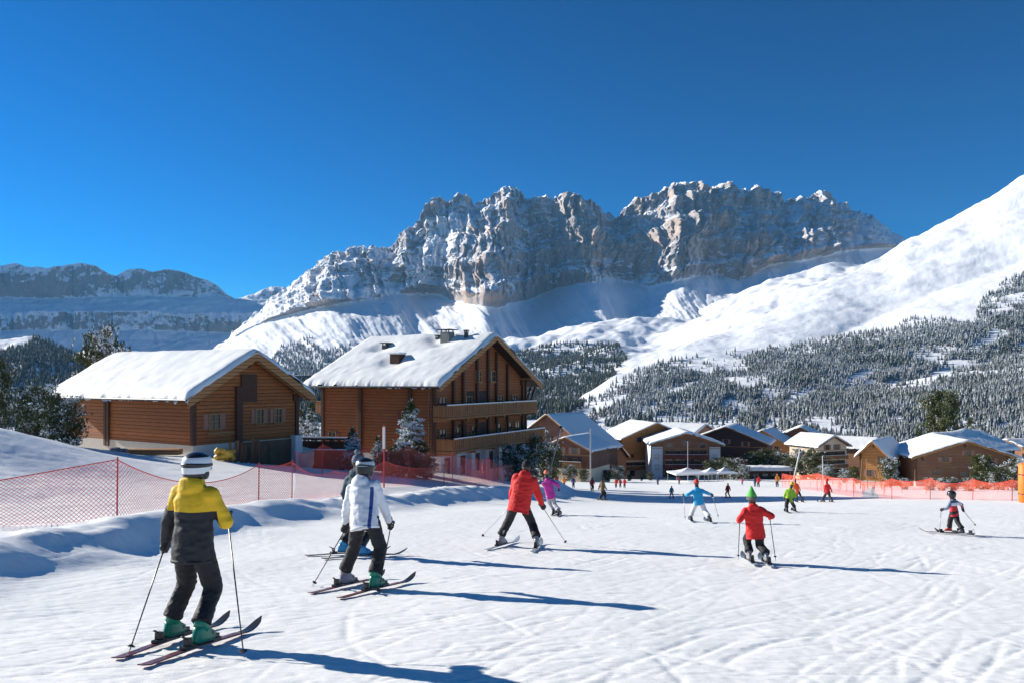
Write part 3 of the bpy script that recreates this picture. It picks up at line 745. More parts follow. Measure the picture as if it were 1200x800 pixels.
def balcony(root, x, y0, y1, z, dep, rail_h=1.0, mat=None, solid=True, supports=True, snow=True, side=None):
    """runs along the gable (x = wall plane), floor at z"""
    fl = MB(); fl.bx(x+0.003, x+dep, y0, y1, z-0.16, z)
    if supports:
        n = max(2, int((y1-y0)/3))
        for q in range(n+1):
            yy = y0+0.12+(y1-y0-0.24)*q/n
            fl.bx(x+0.003, x+dep-0.05, yy-0.09, yy+0.09, z-0.36, z-0.163)
    o = fl.build('balcony', mat or RAIL, root)
    r = MB(); zt = z+rail_h
    r.bx(x+dep-0.09, x+dep+0.03, y0, y1, zt-0.09, zt)
    r.bx(x+dep-0.06, x+dep, y0+0.01, y1-0.01, z+0.05, z+0.15)
    n = max(4, int((y1-y0)/0.30))
    for q in range(n):
        a = y0+(y1-y0)*(q+0.16)/n; b = y0+(y1-y0)*(q+0.84)/n
        r.bx(x+dep-0.045, x+dep-0.012, a, b, z+0.152, zt-0.093)
    for yy in (y0, y1-0.09):
        r.bx(x+0.01, x+dep-0.1, yy, yy+0.09, zt-0.09, zt); r.bx(x+0.02, x+dep-0.1, yy+0.02, yy+0.06, z+0.05, zt-0.1)
    for q in range(max(2, int((y1-y0)/2.4))+1):
        yy = y0+0.06+(y1-y0-0.12)*q/max(2, int((y1-y0)/2.4)); r.bx(x+dep-0.12, x+dep-0.06, yy-0.05, yy+0.05, z+0.003, zt-0.1)
    r.build('railing', mat or RAIL, o)
    if snow:
        s = MB(); s.bx(x+dep-0.10, x+dep+0.04, y0+0.1, y1-0.1, zt+0.003, zt+0.10); s.build('snow_cap', SNOWR, o, bevel=0.03)
    return o

def house(name, label, cat, loc, a, L, Wd, eh, rh, base=0.8, oe=1.0, og=1.4, wall=None, lower=None, lower_h=0, snow_t=0.265, bumps=(),
          wins=(), ewins=(), balcs=(), group=None, seed=0, barge=0.34, ext=2.5, posts=True, chim=(), smat=None, barge_mat=None, beams=True, snow_n=(50, 40)):
    root = empty(name, loc, -a); tag(root, label, cat, group)
    x0, x1, y0, y1 = -L+og, -og, oe, Wd-oe
    wz = lambda y: roof_z(y, Wd, eh, rh)-0.12
    # masonry base
    if base > 0: MB().bx(x0-0.06, x1+0.06, y0-0.06, y1+0.06, -ext, base).build('stone_base', STONE if lower is None else lower, root)
    zb = base+0.003
    if lower_h:
        MB().bx(x0-0.02, x1+0.02, y0-0.02, y1+0.02, zb, lower_h).build('ground_floor_wall', lower, root); zb = lower_h+0.003
    w = MB(); pr = [(y0, zb), (y1, zb), (y1, wz(y1)), (Wd/2, wz(Wd/2)), (y0, wz(y0))]
    w.add([(x0, p, z) for p, z in pr]+[(x1, p, z) for p, z in pr], [(4, 3, 2, 1, 0), (5, 6, 7, 8, 9)]+[(i, (i+1) % 5, 5+(i+1) % 5, 5+i) for i in range(5)])
    w.build('wall', wall, root)
    if posts:
        for (px_, py_) in ((x1, y0), (x1, y1), (x0, y0), (x0, y1)):
            p = MB(); n = int((wz(y0)-zb)/0.42)
            p.bx(px_-0.14, px_+0.14, py_-0.14, py_+0.14, zb, wz(y0)-0.02)
            p.build('corner_post', POST, root)
    # roof planes
    rf = MB(); th = 0.2
    sec = [(0, eh-th), (Wd/2, rh-th), (Wd, eh-th), (Wd, eh), (Wd/2, rh), (0, eh)]
    rf.add([(-L, p, z) for p, z in sec]+[(0, p, z) for p, z in sec], [(0, 1, 4, 5), (1, 2, 3, 4), (6, 11, 10, 7), (7, 10, 9, 8), (5, 4, 10, 11), (4, 3, 9, 10), (0, 6, 7, 1), (1, 7, 8, 2), (0, 5, 11, 6), (2, 8, 9, 3)])
    ro = rf.build('roof', DARKW, root)
    snow_slab(L, Wd, eh+0.003, rh+0.003, snow_t, ro, 'snow', bumps, seed, *snow_n)
    # barge boards on both gables
    bd = (rh-eh)/(Wd/2); cs = 1/math.sqrt(1+bd*bd)
    for xx in (0.003, -L-0.063):
        for s in (0, 1):
            b = MB(); ya, yb_ = (0-0.02, Wd/2) if s == 0 else (Wd+0.02, Wd/2)
            za, zb_ = eh+0.03-0.02*bd, rh+0.03
            b.add([(xx, ya, za-barge), (xx, ya, za), (xx, yb_, zb_), (xx, yb_, zb_-barge), (xx+0.06, ya, za-barge), (xx+0.06, ya, za), (xx+0.06, yb_, zb_), (xx+0.06, yb_, zb_-barge)],
                  [(0, 1, 2, 3), (7, 6, 5, 4), (0, 4, 5, 1), (1, 5, 6, 2), (2, 6, 7, 3), (3, 7, 4, 0)])
            b.build('barge_board', barge_mat or BARGE, root)
    g = MB(); g.tube([(-L, -0.10, eh-0.08), (0, -0.10, eh-0.08)], 0.075, 8); g.build('gutter', METAL, root)
    if beams:
        for q in (0.12, 0.5, 0.88):
            y = Wd*q; z = roof_z(y, Wd, eh, rh)-0.2-0.13
            MB().bx(x1+0.004, -0.03, y-0.11, y+0.11, z-0.24, z-0.01-abs(bd)*0.11).build('purlin', barge_mat or BARGE, root)
            MB().bx(x1+0.004, x1+0.18, y-0.09, y+0.09, z-0.75, z-0.245).build('bracket', POST, root)
    for (y, z, ww, hh, sh) in wins: window(root, 'x', (x1, y, z), ww, hh, shutters=sh, smat=smat)
    for (x, z, ww, hh, sh) in ewins: window(root, 'y', (x, y0, z), ww, hh, shutters=sh, smat=smat)
    for b in balcs: balcony(root, x1, *b[:4], **(b[4] if len(b) > 4 else {}))
    for (cx, cy, s, h, kind) in chim:
        z = roof_z(cy, Wd, eh, rh)
        c = MB().bx(cx-s/2, cx+s/2, cy-s/2, cy+s/2, z-0.3, z+h).build('chimney', GREYST if kind else METAL, ro)
        c2 = MB(); c2.bx(cx-s*0.75, cx+s*0.75, cy-s*0.75, cy+s*0.75, z+h+0.16, z+h+0.24)
        for sx in (-1, 1):
            for sy in (-1, 1): c2.bx(cx+sx*s*0.4-0.04, cx+sx*s*0.4+0.04, cy+sy*s*0.4-0.04, cy+sy*s*0.4+0.04, z+h+0.002, z+h+0.16)
        c2.build('chimney_cap', METAL, c) if False else c2.build('chimney_cap', METAL, ro)
    return root, x0, x1, y0, y1

# ------------------------------------------------------------ chalet 1 (left)
E = W(220, 467, 48); zg = -4.75
a1 = R(33)
r1, x0, x1, y0, y1 = house('log_chalet', 'low honey-brown log chalet with one smooth snow roof, at the left above the red netting', 'chalet',
    (E.x, E.y, zg), a1, 17.3, 10.5, E.z-zg, 1.95-zg, base=0.55, oe=1.0, og=0.9, wall=LOG1, snow_t=0.40, seed=3, barge=0.62, ext=3.2,
    wins=[(2.55, 1.55, 0.75, 0.95, True), (6.15, 1.75, 0.6, 0.95, True), (7.75, 1.75, 0.6, 0.95, True)], snow_n=(90, 60))
for xx in (x0+5.4, x0+5.75):
    MB().bx(xx-0.13, xx+0.13, y0-0.16, y0-0.003, 0.1, E.z-zg-0.1+0.35).build('corner_post', POST, r1)
MB().bx(x1+0.003, x1+0.26, 4.15, 4.6, -1.2, 4.3).build('centre_post', POST, r1)
MB().bx(x1+0.003, x1+0.12, 4.62, 5.9, 3.25, 5.15).build('gable_recess_shade', POST, r1)  # dark box painted in for the shade of the recess beside the post
MB().bx(x1+0.003, x1+0.10, 2.0, 4.1, 1.15, 1.30).build('string_board', BARGE, r1)
# open lower storey on the downhill side of the gable
lw = MB(); lw.bx(x1+0.062, x1+0.12, 4.7, 8.9, -2.2, 0.5); lw.build('lower_boarding', BOARDV, r1)
for yy in (5.2, 6.9):
    d = MB(); d.bx(x1+0.123, x1+0.17, yy, yy+1.3, -1.9, 0.15)
    for q in (-1.5, -0.3): d.bx(x1+0.173, x1+0.2, yy+0.05, yy+1.25, q, q+0.12)
    d.build('plank_door', BOARDV, r1)
MB().bx(x1-0.1, x1+0.55, 8.95, 9.6, -2.6, 0.75).build('concrete_pier', WHITE, r1, bevel=0.03)
for k, (ya, yb_) in enumerate(((0.02, 5.25), (5.25, 10.48))):  # inner rafter boards under the overhang
    m_ = MB(); za = roof_z(ya, 10.5, E.z-zg, 1.95-zg)-0.45; zb_ = roof_z(yb_, 10.5, E.z-zg, 1.95-zg)-0.45
    m_.beam((-0.35, ya+0.3*(1-k), za+0.15*(1-k)), (-0.35, yb_-0.3*k, zb_+0.15*k), 0.12, 0.22, (0, 0, 1)); m_.build('rafter', BARGE, r1)

# ------------------------------------------------------------ chalet 2 (centre)
E2 = W(515, 452, 62); zg2 = -7.75; eh2 = E2.z-zg2; rh2 = 4.07-zg2
FL1 = -3.1-zg2; FL0 = -5.86-zg2
wv = []
for y in (2.4, 6.6, 12.4, 15.4): wv.append((y, FL1+0.35, 1.0, 1.25, False))
wv += [(8.3, FL1+3.0, 0.9, 0.9, False), (11.0, FL1+3.0, 0.9, 0.9, False)]
for y in (2.4, 4.6, 7.6, 12.0, 14.2, 16.0): wv.append((y, FL0+0.4, 1.0, 1.3, False))
r2, x0, x1, y0, y1 = house('large_log_chalet', 'tall red-brown log chalet with two long balconies and chimneys on its snowy roof, centre left', 'chalet',
    (E2.x, E2.y, zg2), R(28), 14.6, 19.0, eh2, rh2, base=0.3, oe=1.2, og=1.3, wall=LOG2, lower=WHITE, lower_h=FL0-0.45, snow_t=0.42, seed=9, barge=0.5, ext=3.0,
    wins=wv, ewins=[(-12.2, 2.1, 0.8, 1.0, True), (-4.2, 4.3, 0.7, 0.8, True)],
    balcs=[(-0.2+1.2, 17.8, FL1, 1.35, dict(rail_h=1.0)), (1.2, 18.6, FL0, 1.9, dict(rail_h=1.0))], smat=SHUTR, snow_n=(110, 90), bumps=[(-11.0, 6.6, 0.8, -0.4), (-7.4, 3.7, 0.9, -0.42), (-4.6, 7.4, 0.9, -0.35), (-2.9, 8.6, 0.6, -0.3), (-5.9, 8.2, 0.6, -0.3)],
    chim=[(-4.6, 8.3, 0.95, 0.95, True), (-10.8, 7.2, 0.6, 0.35, False), (-2.9, 8.9, 0.3, 0.6, False), (-5.9, 8.7, 0.35, 0.3, False)])
for yy in (4.0, 5.6, 8.0, 10.0, 11.6, 13.8, 17.0):
    zt = roof_z(yy, 19.0, eh2, rh2)-0.4
    MB().bx(x1+0.003, x1+0.22, yy-0.14, yy+0.14, FL0+0.01, zt).build('wall_post', POST, r2)
for xx in (x0+4.3, x0+9.6):
    MB().bx(xx-0.16, xx+0.16, y0-0.2, y0-0.003, 0.4, eh2+0.15).build('wall_post', POST, r2)
# flat dark panels painting in the shade of recessed balcony bays
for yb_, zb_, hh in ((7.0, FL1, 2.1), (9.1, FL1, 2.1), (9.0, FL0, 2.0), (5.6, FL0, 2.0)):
    MB().bx(x1+0.004, x1+0.03, yb_-0.65, yb_+0.65, zb_+0.02, zb_+hh).build('balcony_bay_shade', DARKW, r2)
# ground floor: white piers and dark red doors, facing the piste
for q, yy in enumerate(np.linspace(1.6, 16.6, 7)):
    MB().bx(x1+0.003, x1+0.55, yy-0.3, yy+0.3, -2.4, FL0-0.46).build('white_pier', WHITE, r2)
    if q < 6:
        d = MB(); d.bx(x1+0.003, x1+0.05, yy+0.55, yy+1.95, -1.6, FL0-0.75)
        o = d.build('garage_door', SHUTR, r2)
        p = MB(); p.bx(x1+0.053, x1+0.08, yy+0.65, yy+1.2, -0.5, FL0-0.95); p.bx(x1+0.053, x1+0.08, yy+1.3, yy+1.85, -0.5, FL0-0.95); p.build('pane', GLASS, o)
# knee braces under the far eave, roof hatch, left balcony box
MB().beam((x1+0.1, y1+0.05, eh2-1.6), (x1+0.1, y1+1.1, eh2-0.25), 0.14, 0.14).beam((-0.7, y1+0.05, eh2-1.6), (-0.7, y1+1.1, eh2-0.25), 0.14, 0.14).build('knee_brace', POST, r2)
hz_ = roof_z(4.3, 19.0, eh2, rh2); h_ = MB(); h_.bx(-7.9, -6.9, 3.9, 4.9, hz_-0.1, hz_+0.75); hh_ = h_.build('roof_hatch', POST, r2)
MB().bx(-8.0, -6.8, 3.75, 5.0, hz_+0.753, hz_+0.90).build('snow_cap', SNOWR, hh_, bevel=0.05)
bb = MB(); bb.bx(x0-1.25, x0-0.003, 1.6, 4.6, FL1+0.1, FL1+0.25); bb.bx(x0-1.28, x0-1.2, 1.6, 4.6, FL1+0.253, FL1+1.1); bb.bx(x0-1.197, x0-0.01, 1.6, 1.68, FL1+0.253, FL1+1.1)
bb.bx(x0-1.32, x0-0.01, 1.5, 4.7, FL1+1.103, FL1+1.17); bb.beam((x0-1.1, 2.0, FL1+0.08), (x0-0.02, 2.0, FL1-1.2), 0.12, 0.12); bb.build('balcony', RAIL, r2)
MB().tube([(x0+12.0-0.35, y0-0.25, eh2-0.1), (x0+12.0-0.35, y0-0.25, -0.4)], 0.05, 8).build('downpipe', METAL, r2)

# terrace between the two chalets
t0 = W(334, 512, 61); ter = empty('timber_terrace', (t0.x, t0.y, -6.9), R(-6)); tag(ter, 'dark timber terrace bridging the gap between the two log chalets, snow on its rails', 'terrace')
m_ = MB(); m_.bx(0, 5.2, 0, 3.0, -1.0, 1.55); m_.build('wall', DARKW, ter)
m_ = MB(); m_.bx(-0.1, 5.3, -0.1, -0.004, 1.2, 1.4); m_.bx(-0.1, 5.3, -0.12, -0.02, 2.2, 2.34)
for q in range(9): m_.bx(0.05+q*0.62, 0.15+q*0.62, -0.1, -0.02, 1.403, 2.2)
m_.bx(-0.1, 5.3, -0.07, -0.03, 1.45, 2.1)
m_.build('railing', POST, ter)
m_ = MB(); m_.bx(-0.1, 5.3, -0.14, 0.0, 2.343, 2.43); m_.bx(-0.12, 5.3, -0.2, -0.105, 1.403, 1.5); m_.build('snow_cap', SNOWR, ter)

def rock(name, loc, r, seed, label, mat=GREYST, cat='rock', group=None):
    bm = bmesh.new(); bmesh.ops.create_icosphere(bm, subdivisions=4, radius=1.0)
    for v in bm.verts:
        n = v.co.normalized(); k = 1+0.28*float(vn(np.array([n.x*1.7+seed]), np.array([n.y*1.7]), np.array([n.z*1.7]))[0])+0.08*float(vn(np.array([n.x*5+seed]), np.array([n.y*5]), np.array([n.z*5]))[0])
        v.co = Vector((n.x*r[0]*k, n.y*r[1]*k, n.z*r[2]*k))
    me = bpy.data.meshes.new(name); bm.to_mesh(me); bm.free(); me.materials.append(mat)
    me.polygons.foreach_set('use_smooth', [True]*len(me.polygons))
    o = bpy.data.objects.new(name, me); o.location = loc; link(o); tag(o, label, cat, group); return o
p = W(344, 541, 57); rock('boulder', (p.x, p.y, p.z-0.1), (1.5, 1.2, 1.3), 1.3, 'pale grey boulder beside the concrete pier of the low log chalet', STONE)
# things lying along the low chalet
p = GD(178, 47.5); wp = empty('timber_stack', p, R(2)); tag(wp, 'flat stack of sawn yellow boards under the eave wall of the low log chalet', 'timber')
for k in range(3):
    for q in range(4):
        m_ = MB(); m_.bx(-1.7+0.1*((q*7+k*3) % 4), 1.6, q*0.2, q*0.2+0.17, 0.02+k*0.12, 0.12+k*0.12); m_.build('board', BARGE, wp)
for q, (px_, s) in enumerate(((135, .35), (143, .28), (152, .4), (160, .3))):
    p = GD(px_, 48.2); rock('stone', (p.x, p.y, p.z+0.05), (s, s*0.8, s*0.6), q*2.1, ['small dark stone furthest left in the row under the eave wall', 'flattest of the dark stones under the eave wall', 'biggest dark stone under the eave wall', 'dark stone nearest the yellow board stack'][q], GREYST, 'stone', 'dark stones under the eave wall')
p = GD(263, 47.5); tp = MB()
YEL = plain('yellow_tarp', (0.62, 0.36, 0.04), 0.5, 0.25, 6, 0.6)
for q in range(9): tp.cap((0.45*math.sin(q*2.1), 0.2*math.cos(q*1.3), 0.1+0.06*q), (0.5*math.sin(q*2.1+1.4), 0.25*math.cos(q+1), 0.12+0.075*q), 0.2, 0.15, 8)
o = tp.remesh('tarpaulin', 0.05, YEL, None, 2, 0.03, 4); o.location = p; tag(o, 'crumpled yellow tarpaulin bundled beside the upright planks of the low log chalet', 'tarpaulin')
pr_ = random.Random(4)
for q in range(7):
    px_ = 270+q*6+pr_.uniform(-1, 1); p = GD(px_, 47.3+q*0.35); m_ = MB(); h = pr_.uniform(1.1, 1.7)
    m_.beam((0, 0, -0.3), (pr_.uniform(-.15, .15), 0.1, h), pr_.uniform(0.16, 0.3), 0.06, (0, 1, 0)); o = m_.build('upright_plank', BOARDV, None)
    o.location = p; tag(o, 'weathered upright plank leaning at the gable foot of the low log chalet', 'plank', 'upright planks at the gable foot')

# ------------------------------------------------------------ village houses
def vh(px, py_e, py_r, py_b, d, wpx, a, L, name, label, **k):
    """village house whose camera-side gable is centred on px: eave, ridge and base rows give its heights at depth d"""
    s = d/F; Wd = wpx*s/math.cos(a) if False else wpx*s
    base_z = (HY-py_b)*s; eh = (py_b-py_e)*s; rh = (py_b-py_r)*s
    # local +X must point at the camera: root turned so that +X -> -Y, gable spans world +X
    ang = R(90)+a                    # house() turns by -ang
    c = Vector(((px-600)*s, d, base_z))
    yl = Vector((math.sin(ang), math.cos(ang), 0))        # local +Y direction in the world
    loc = c-yl*Wd/2
    k = dict(k); w_ = list(k.get('wins', ())); sp = (rh-eh)
    if Wd > 9 and eh > 5:
        for f_ in ((-0.14, 0.14) if Wd < 16 else (-0.22, 0, 0.22)):
            w_.append((Wd*(0.5+f_), eh-0.85 if abs(f_) > 0.05 else eh-0.2, 1.3, 1.4, True))
        if not k.get('balcs'): k['balcs'] = [(1.6, Wd-1.6, eh*0.60, 1.1, dict(rail_h=0.95))]
    k['wins'] = w_
    r = house(name, label, 'house', loc, ang, L, Wd, eh, rh, **k)
    for b_ in k.get('balcs', ()): MB().bx(r[2]+0.004, r[2]+0.03, b_[0]+0.4, b_[1]-0.4, b_[2]+0.05, b_[2]+2.0).build('balcony_recess_shade', DARKW, r[0])  # flat dark board on the wall, painting in the shade of a recess
    if Wd > 9 and eh > 5: MB().bx(r[2]+0.003, r[2]+0.09, r[3]+0.1, r[4]-0.1, eh-1.15, eh-0.98).build('string_board', BARGE, r[0])
    return r
def rowwins(Wd, z, n, w=1.0, h=1.2, m=2.0, sh=False): return [(m+(Wd-2*m)*(i+0.5)/n, z, w, h, sh) for i in range(n)]
def S(d): return d/F
V = dict(snow_n=(30, 26), beams=False, ext=6, posts=False)
GW = 'village houses below the piste'
# dark house and the big roof behind it, right of the tall chalet
Wd = 62*S(170); house_n = 0
vh(662, 527, 511, 562, 170, 68, R(28), 14, 'brown_house', 'dark brown house with cream side wall right behind the red-jacketed adult, grey-blue roof', lower=CREAM, lower_h=2.6, wall=LOGM, base=0.5, wins=rowwins(62*S(170), 1.0, 3)+rowwins(62*S(170), 3.6, 3), balcs=[(1.5, 62*S(170)-1.5, 3.2, 1.0, dict(rail_h=0.9))], oe=0.8, og=1.2, snow_t=0.26, seed=21, group=GW, **V)
vh(640, 524, 484, 562, 215, 120, R(38), 18, 'broad_roof_house', 'house with the broad blue-shaded snow roof sloping down right behind the tall chalet', wall=LOGM, base=0.5, wins=rowwins(118*S(215), 1.6, 5)+rowwins(118*S(215), 5, 4), oe=1.0, og=1.5, snow_t=0.33, seed=22, group=GW, **V)
vh(698, 520, 504, 560, 235, 52, R(-8), 16, 'narrow_brown_house', 'narrow dark house with lit balconies between the broad blue roof and the orange house', lower=CREAM, lower_h=2.8, wall=LOGM, base=0.5, wins=rowwins(52*S(235), 1.2, 3, 1.2)+rowwins(52*S(235), 4.2, 3, 1.2)+rowwins(52*S(235), 7.0, 2, 1.1), balcs=[(1.2, 52*S(235)-1.2, 3.6, 1.1, {}), (1.2, 52*S(235)-1.2, 6.5, 1.1, {})], oe=0.8, og=1.3, snow_t=0.33, seed=23, group=GW, **V)
wd = 92*S(235)
vh(770, 514, 495, 560, 235, 92, R(-14), 20, 'orange_house', 'orange timber house with cream arched ground floor, left of the white-sided hotel', wall=LOGO, base=0.4, lower=CREAM, lower_h=5.6, wins=rowwins(wd, 3.3, 5, 1.2, 1.5)+rowwins(wd, 6.4, 4, 0.9, 1.1)+rowwins(wd, 0.8, 4, 1.4, 1.6)+[(wd/2-1.6, 9.4, 0.9, 1.0, True), (wd/2+1.6, 9.4, 0.9, 1.0, True)], balcs=[(2.0, wd-2, 3.0, 1.1, dict(rail_h=0.95, mat=RAIL))], oe=0.9, og=1.5, snow_t=0.33, seed=24, group=GW, **V)
vh(727, 536, 521, 560, 225, 34, R(-40), 9, 'snowy_annexe', 'small annexe with a bright thick snow roof joined on the left of the orange house', wall=LOGR, base=0.4, wins=rowwins(34*S(225), 1.6, 2, 0.9), oe=0.7, og=0.9, snow_t=0.52, seed=25, group=GW, **V)
wd = 88*S(215)
hr = vh(805, 521, 507, 561, 215, 88, R(4), 22, 'balconied_hotel', 'hotel with white side walls and three red-brown balconied floors under a thick low snow roof', wall=LOGR, base=0.3, wins=rowwins(wd, 0.7, 5, 1.9, 1.9, 4.6)+rowwins(wd, 3.4, 5, 1.9, 2.0, 4.6)+rowwins(wd, 6.1, 5, 1.9, 1.9, 4.6)+[(2.4, 5.6, 0.8, 1.2, True), (2.4, 2.6, 0.8, 1.2, True), (wd-2.4, 5.6, 0.8, 1.2, True), (wd-2.4, 2.6, 0.8, 1.2, True)],
   balcs=[(4.4, wd-4.4, z, 1.2, dict(mat=m, rail_h=1.05)) for z, m in ((3.0, REDW), (5.8, REDW))], oe=1.0, og=1.8, snow_t=0.59, seed=26, group=GW, **V)
rt, hx0, hx1, hy0, hy1 = hr
for z in (0.4, 3.05, 5.85): MB().bx(hx1+0.003, hx1+0.006, hy0+3.2, hy1-3.2, z, z+0.25).build('skirting', DARKW, rt)
for ya, yb_ in ((hy0-0.03, hy0+3.0), (hy1-3.0, hy1+0.03)):
    MB().bx(hx0-0.03, hx1+0.06, ya, yb_, 0.304, 8.9).build('white_side_wall', WHITE, rt)
wd = 96*S(250)
vh(850, 519, 499, 558, 250, 100, R(24), 20, 'dark_house', 'nearly black timber house with blue-shaded roof and cream corner, right of the hotel', wall=DARKW, base=0.3, lower=CREAM, lower_h=1.2, wins=rowwins(wd, 2.0, 6, 1.4, 1.5)+rowwins(wd, 5.2, 6, 1.4, 1.5), balcs=[(1.6, wd-1.6, 4.7, 1.3, dict(mat=LOGD))], oe=1.1, og=1.8, snow_t=0.46, seed=27, group=GW, **V)
vh(893, 524, 503, 558, 280, 70, R(30), 18, 'pale_based_house', 'timber house half hidden by pines with one long roof slope facing right, behind the kiosk', wall=LOGO, base=0.3, lower=CREAM, lower_h=3, wins=rowwins(66*S(280), 3.6, 4)+rowwins(66*S(280), 6.6, 3), oe=0.9, og=1.4, snow_t=0.39, seed=28, group=GW, **V)
vh(937, 515, 500, 556, 290, 66, R(24), 18, 'brown_gabled_house', 'brown gabled house showing above the pines left of the cream balconied house', lower=WHITE, lower_h=4.2, wall=LOGR, base=0.3, wins=rowwins(62*S(290), 4.6, 4, 1.3, 1.4)+rowwins(62*S(290), 8.0, 3, 1.3, 1.4), balcs=[(2, 62*S(290)-2, 7.4, 1.2, {})], oe=0.9, og=1.5, snow_t=0.39, seed=29, group=GW, **V)
wd = 52*S(225)
vh(979, 523, 510, 560, 225, 52, R(-22), 14, 'cream_balconied_house', 'cream house with four tiers of pale balconies and a round snow roof', wall=CREAM, base=0.3, lower=CREAM, wins=rowwins(wd, 1.0, 4, 1.1, 1.2, 1.6)+rowwins(wd, 3.7, 4, 1.1, 1.2, 1.6)+rowwins(wd, 6.2, 3, 1.1, 1.2, 1.8), balcs=[(1.2, wd-1.2, z, 1.1, dict(rail_h=0.9, mat=RAIL)) for z in (0.6, 3.2, 5.8)], oe=0.9, og=1.3, snow_t=0.52, seed=30, group=GW, **V)
# near pair on the right
e9 = W(1040, 537, 125); wd = 13.0
V2 = dict(snow_n=(50, 40), beams=True, ext=5)
vh(1022, 536, 516, 566, 120, 40, R(38), 12.5, 'honey_gabled_chalet', 'chalet with a narrow honey-coloured gable and wooden poles before it', wall=LOGO, base=0.3, wins=[(2.0, 1.0, 0.8, 1.0, True), (3.6, 3.2, 0.7, 0.8, False)], oe=0.7, og=1.1, snow_t=0.39, seed=31, group=GW, **V2)
wd = 122*S(115)
vh(1134, 537, 516, 568, 115, 122, R(10), 15, 'wide_log_house', 'wide dark log house with a low snowy gable behind the orange netting at the right', wall=LOGD, base=0.3, wins=[(4.0, 1.5, 0.9, 0.7, False), (7.6, 1.3, 0.9, 0.6, False), (5.0, 3.4, 0.9, 0.7, True), (8.2, 4.4, 0.8, 0.7, True), (11.3, 3.3, 0.9, 0.7, True)], oe=0.9, og=1.0, snow_t=0.33, seed=32, group=GW, barge=0.3, **V2)
vh(1092, 527, 508, 556, 160, 92, R(60), 18, 'snow_humped_house', 'house whose lumpy white roof with small chimneys rises just behind the wide log house', wall=LOGD, base=0.3, oe=0.8, og=1.0, snow_t=0.46, seed=33, group=GW, bumps=[(-4, 5, 1.5, 0.5), (-9, 4, 1.8, 0.6), (-12, 8, 1.5, 0.5)], chim=[(-5, 6, 0.7, 0.8, True), (-10, 7, 0.6, 0.6, True), (-13, 5, 0.5, 0.5, False)], **V2)
vh(1178, 532, 515, 560, 190, 90, R(64), 20, 'far_right_house', 'house with a flat white roof and dark chimney above the wide log house', wall=LOGR, base=0.3, wins=rowwins(90*S(190), 2.5, 4), oe=0.8, og=1.0, snow_t=0.46, seed=34, group=GW, chim=[(-6, 8, 0.9, 1.2, True)], **V2)
vh(1030, 524, 513, 556, 250, 70, R(-50), 16, 'background_house', 'pale-roofed house in the gap between the cream house and the honey gable', wall=LOGR, base=0.3, wins=rowwins(70*S(250), 3, 4), oe=0.8, og=1.0, snow_t=0.52, seed=35, group=GW, **V)
vh(828, 508, 497, 545, 330, 80, R(-55), 20, 'rooftop_house', 'house of which little but a lumpy white roof shows above the hotel ridge', wall=LOGR, base=0.3, oe=0.8, og=1.0, snow_t=0.7, seed=36, group=GW, **V)
# kiosk
k0 = W(897, 566, 200); kb = empty('snowy_kiosk', (k0.x, k0.y, k0.z), 0); tag(kb, 'long low kiosk with a flat snow-loaded roof among the pines left of the orange netting', 'kiosk', GW)
MB().bx(-6.2, 6.2, 0, 4, -1.5, 3.2).build('wall', DARKW, kb)
rf = MB().bx(-6.9, 6.9, -1.2, 4.4, 3.203, 3.45).build('roof', POST, kb)
X_, Y_ = np.meshgrid(np.linspace(-6.95, 6.95, 40), np.linspace(-1.25, 4.45, 20)); ed_ = np.minimum.reduce([X_+6.95, 6.95-X_, Y_+1.25, 4.45-Y_])
np_mesh('snow', np.stack([X_, Y_, 3.453+0.95*(1-np.exp(-ed_/0.25))*(1+0.25*fbm(X_*0.5, Y_*0.5, 3, 77))], -1).reshape(-1, 3), grid_faces(*X_.shape), SNOWR, rf, True)
for q in range(5): MB().bx(-5.6+q*2.4, -4.2+q*2.4, -0.03, -0.004, 1.0, 2.6).build('hatch', GLASS, kb)
for q in range(4): MB().bx(-6.6+q*4.35, -6.45+q*4.35, -1.0, -0.85, -1.5, 3.2).build('post', POST, kb)
# pointed white tents
TENT = plain('white_tent_cloth', (0.78, 0.79, 0.80), 0.6, 0.05, 3, 0.2)
for px_, wpx, lab in ((806, 40, 'widest white pointed tent, in front of the balconied hotel'), (833, 24, 'small white pointed tent between the widest tent and the pines'), (849, 24, 'rightmost white pointed tent, beside the pines')):
    s = 185*S(1); p = GD(px_, 185); w_ = wpx*185/F/2; h_ = 2.2; hp = 16*185/F
    t = empty('market_tent', p, R(8)); tag(t, lab, 'tent', 'white tents before the hotel')
    rg = []
    for f_, zz in ((1.0, h_-0.35), (1.02, h_), (0.62, h_+(hp-h_)*0.22), (0.3, h_+(hp-h_)*0.55), (0.03, hp)):
        n = 24; rr = []
        for k in range(n):
            a = 2*math.pi*k/n; c, s_ = math.cos(a), math.sin(a); mx = max(abs(c), abs(s_)); rr.append(Vector((c/mx*w_*f_*(1-0.0*abs(c)), s_/mx*w_*f_*0.8, zz)))
        rg.append(rr)
    MB().rings(rg, True).build('canopy', TENT, t)
    for sx in (-1, 1):
        for sy in (-1, 1): MB().tube([(sx*w_*0.95, sy*w_*0.76, -0.2), (sx*w_*0.95, sy*w_*0.76, h_-0.1)], 0.05, 6).build('leg', GMET, t)

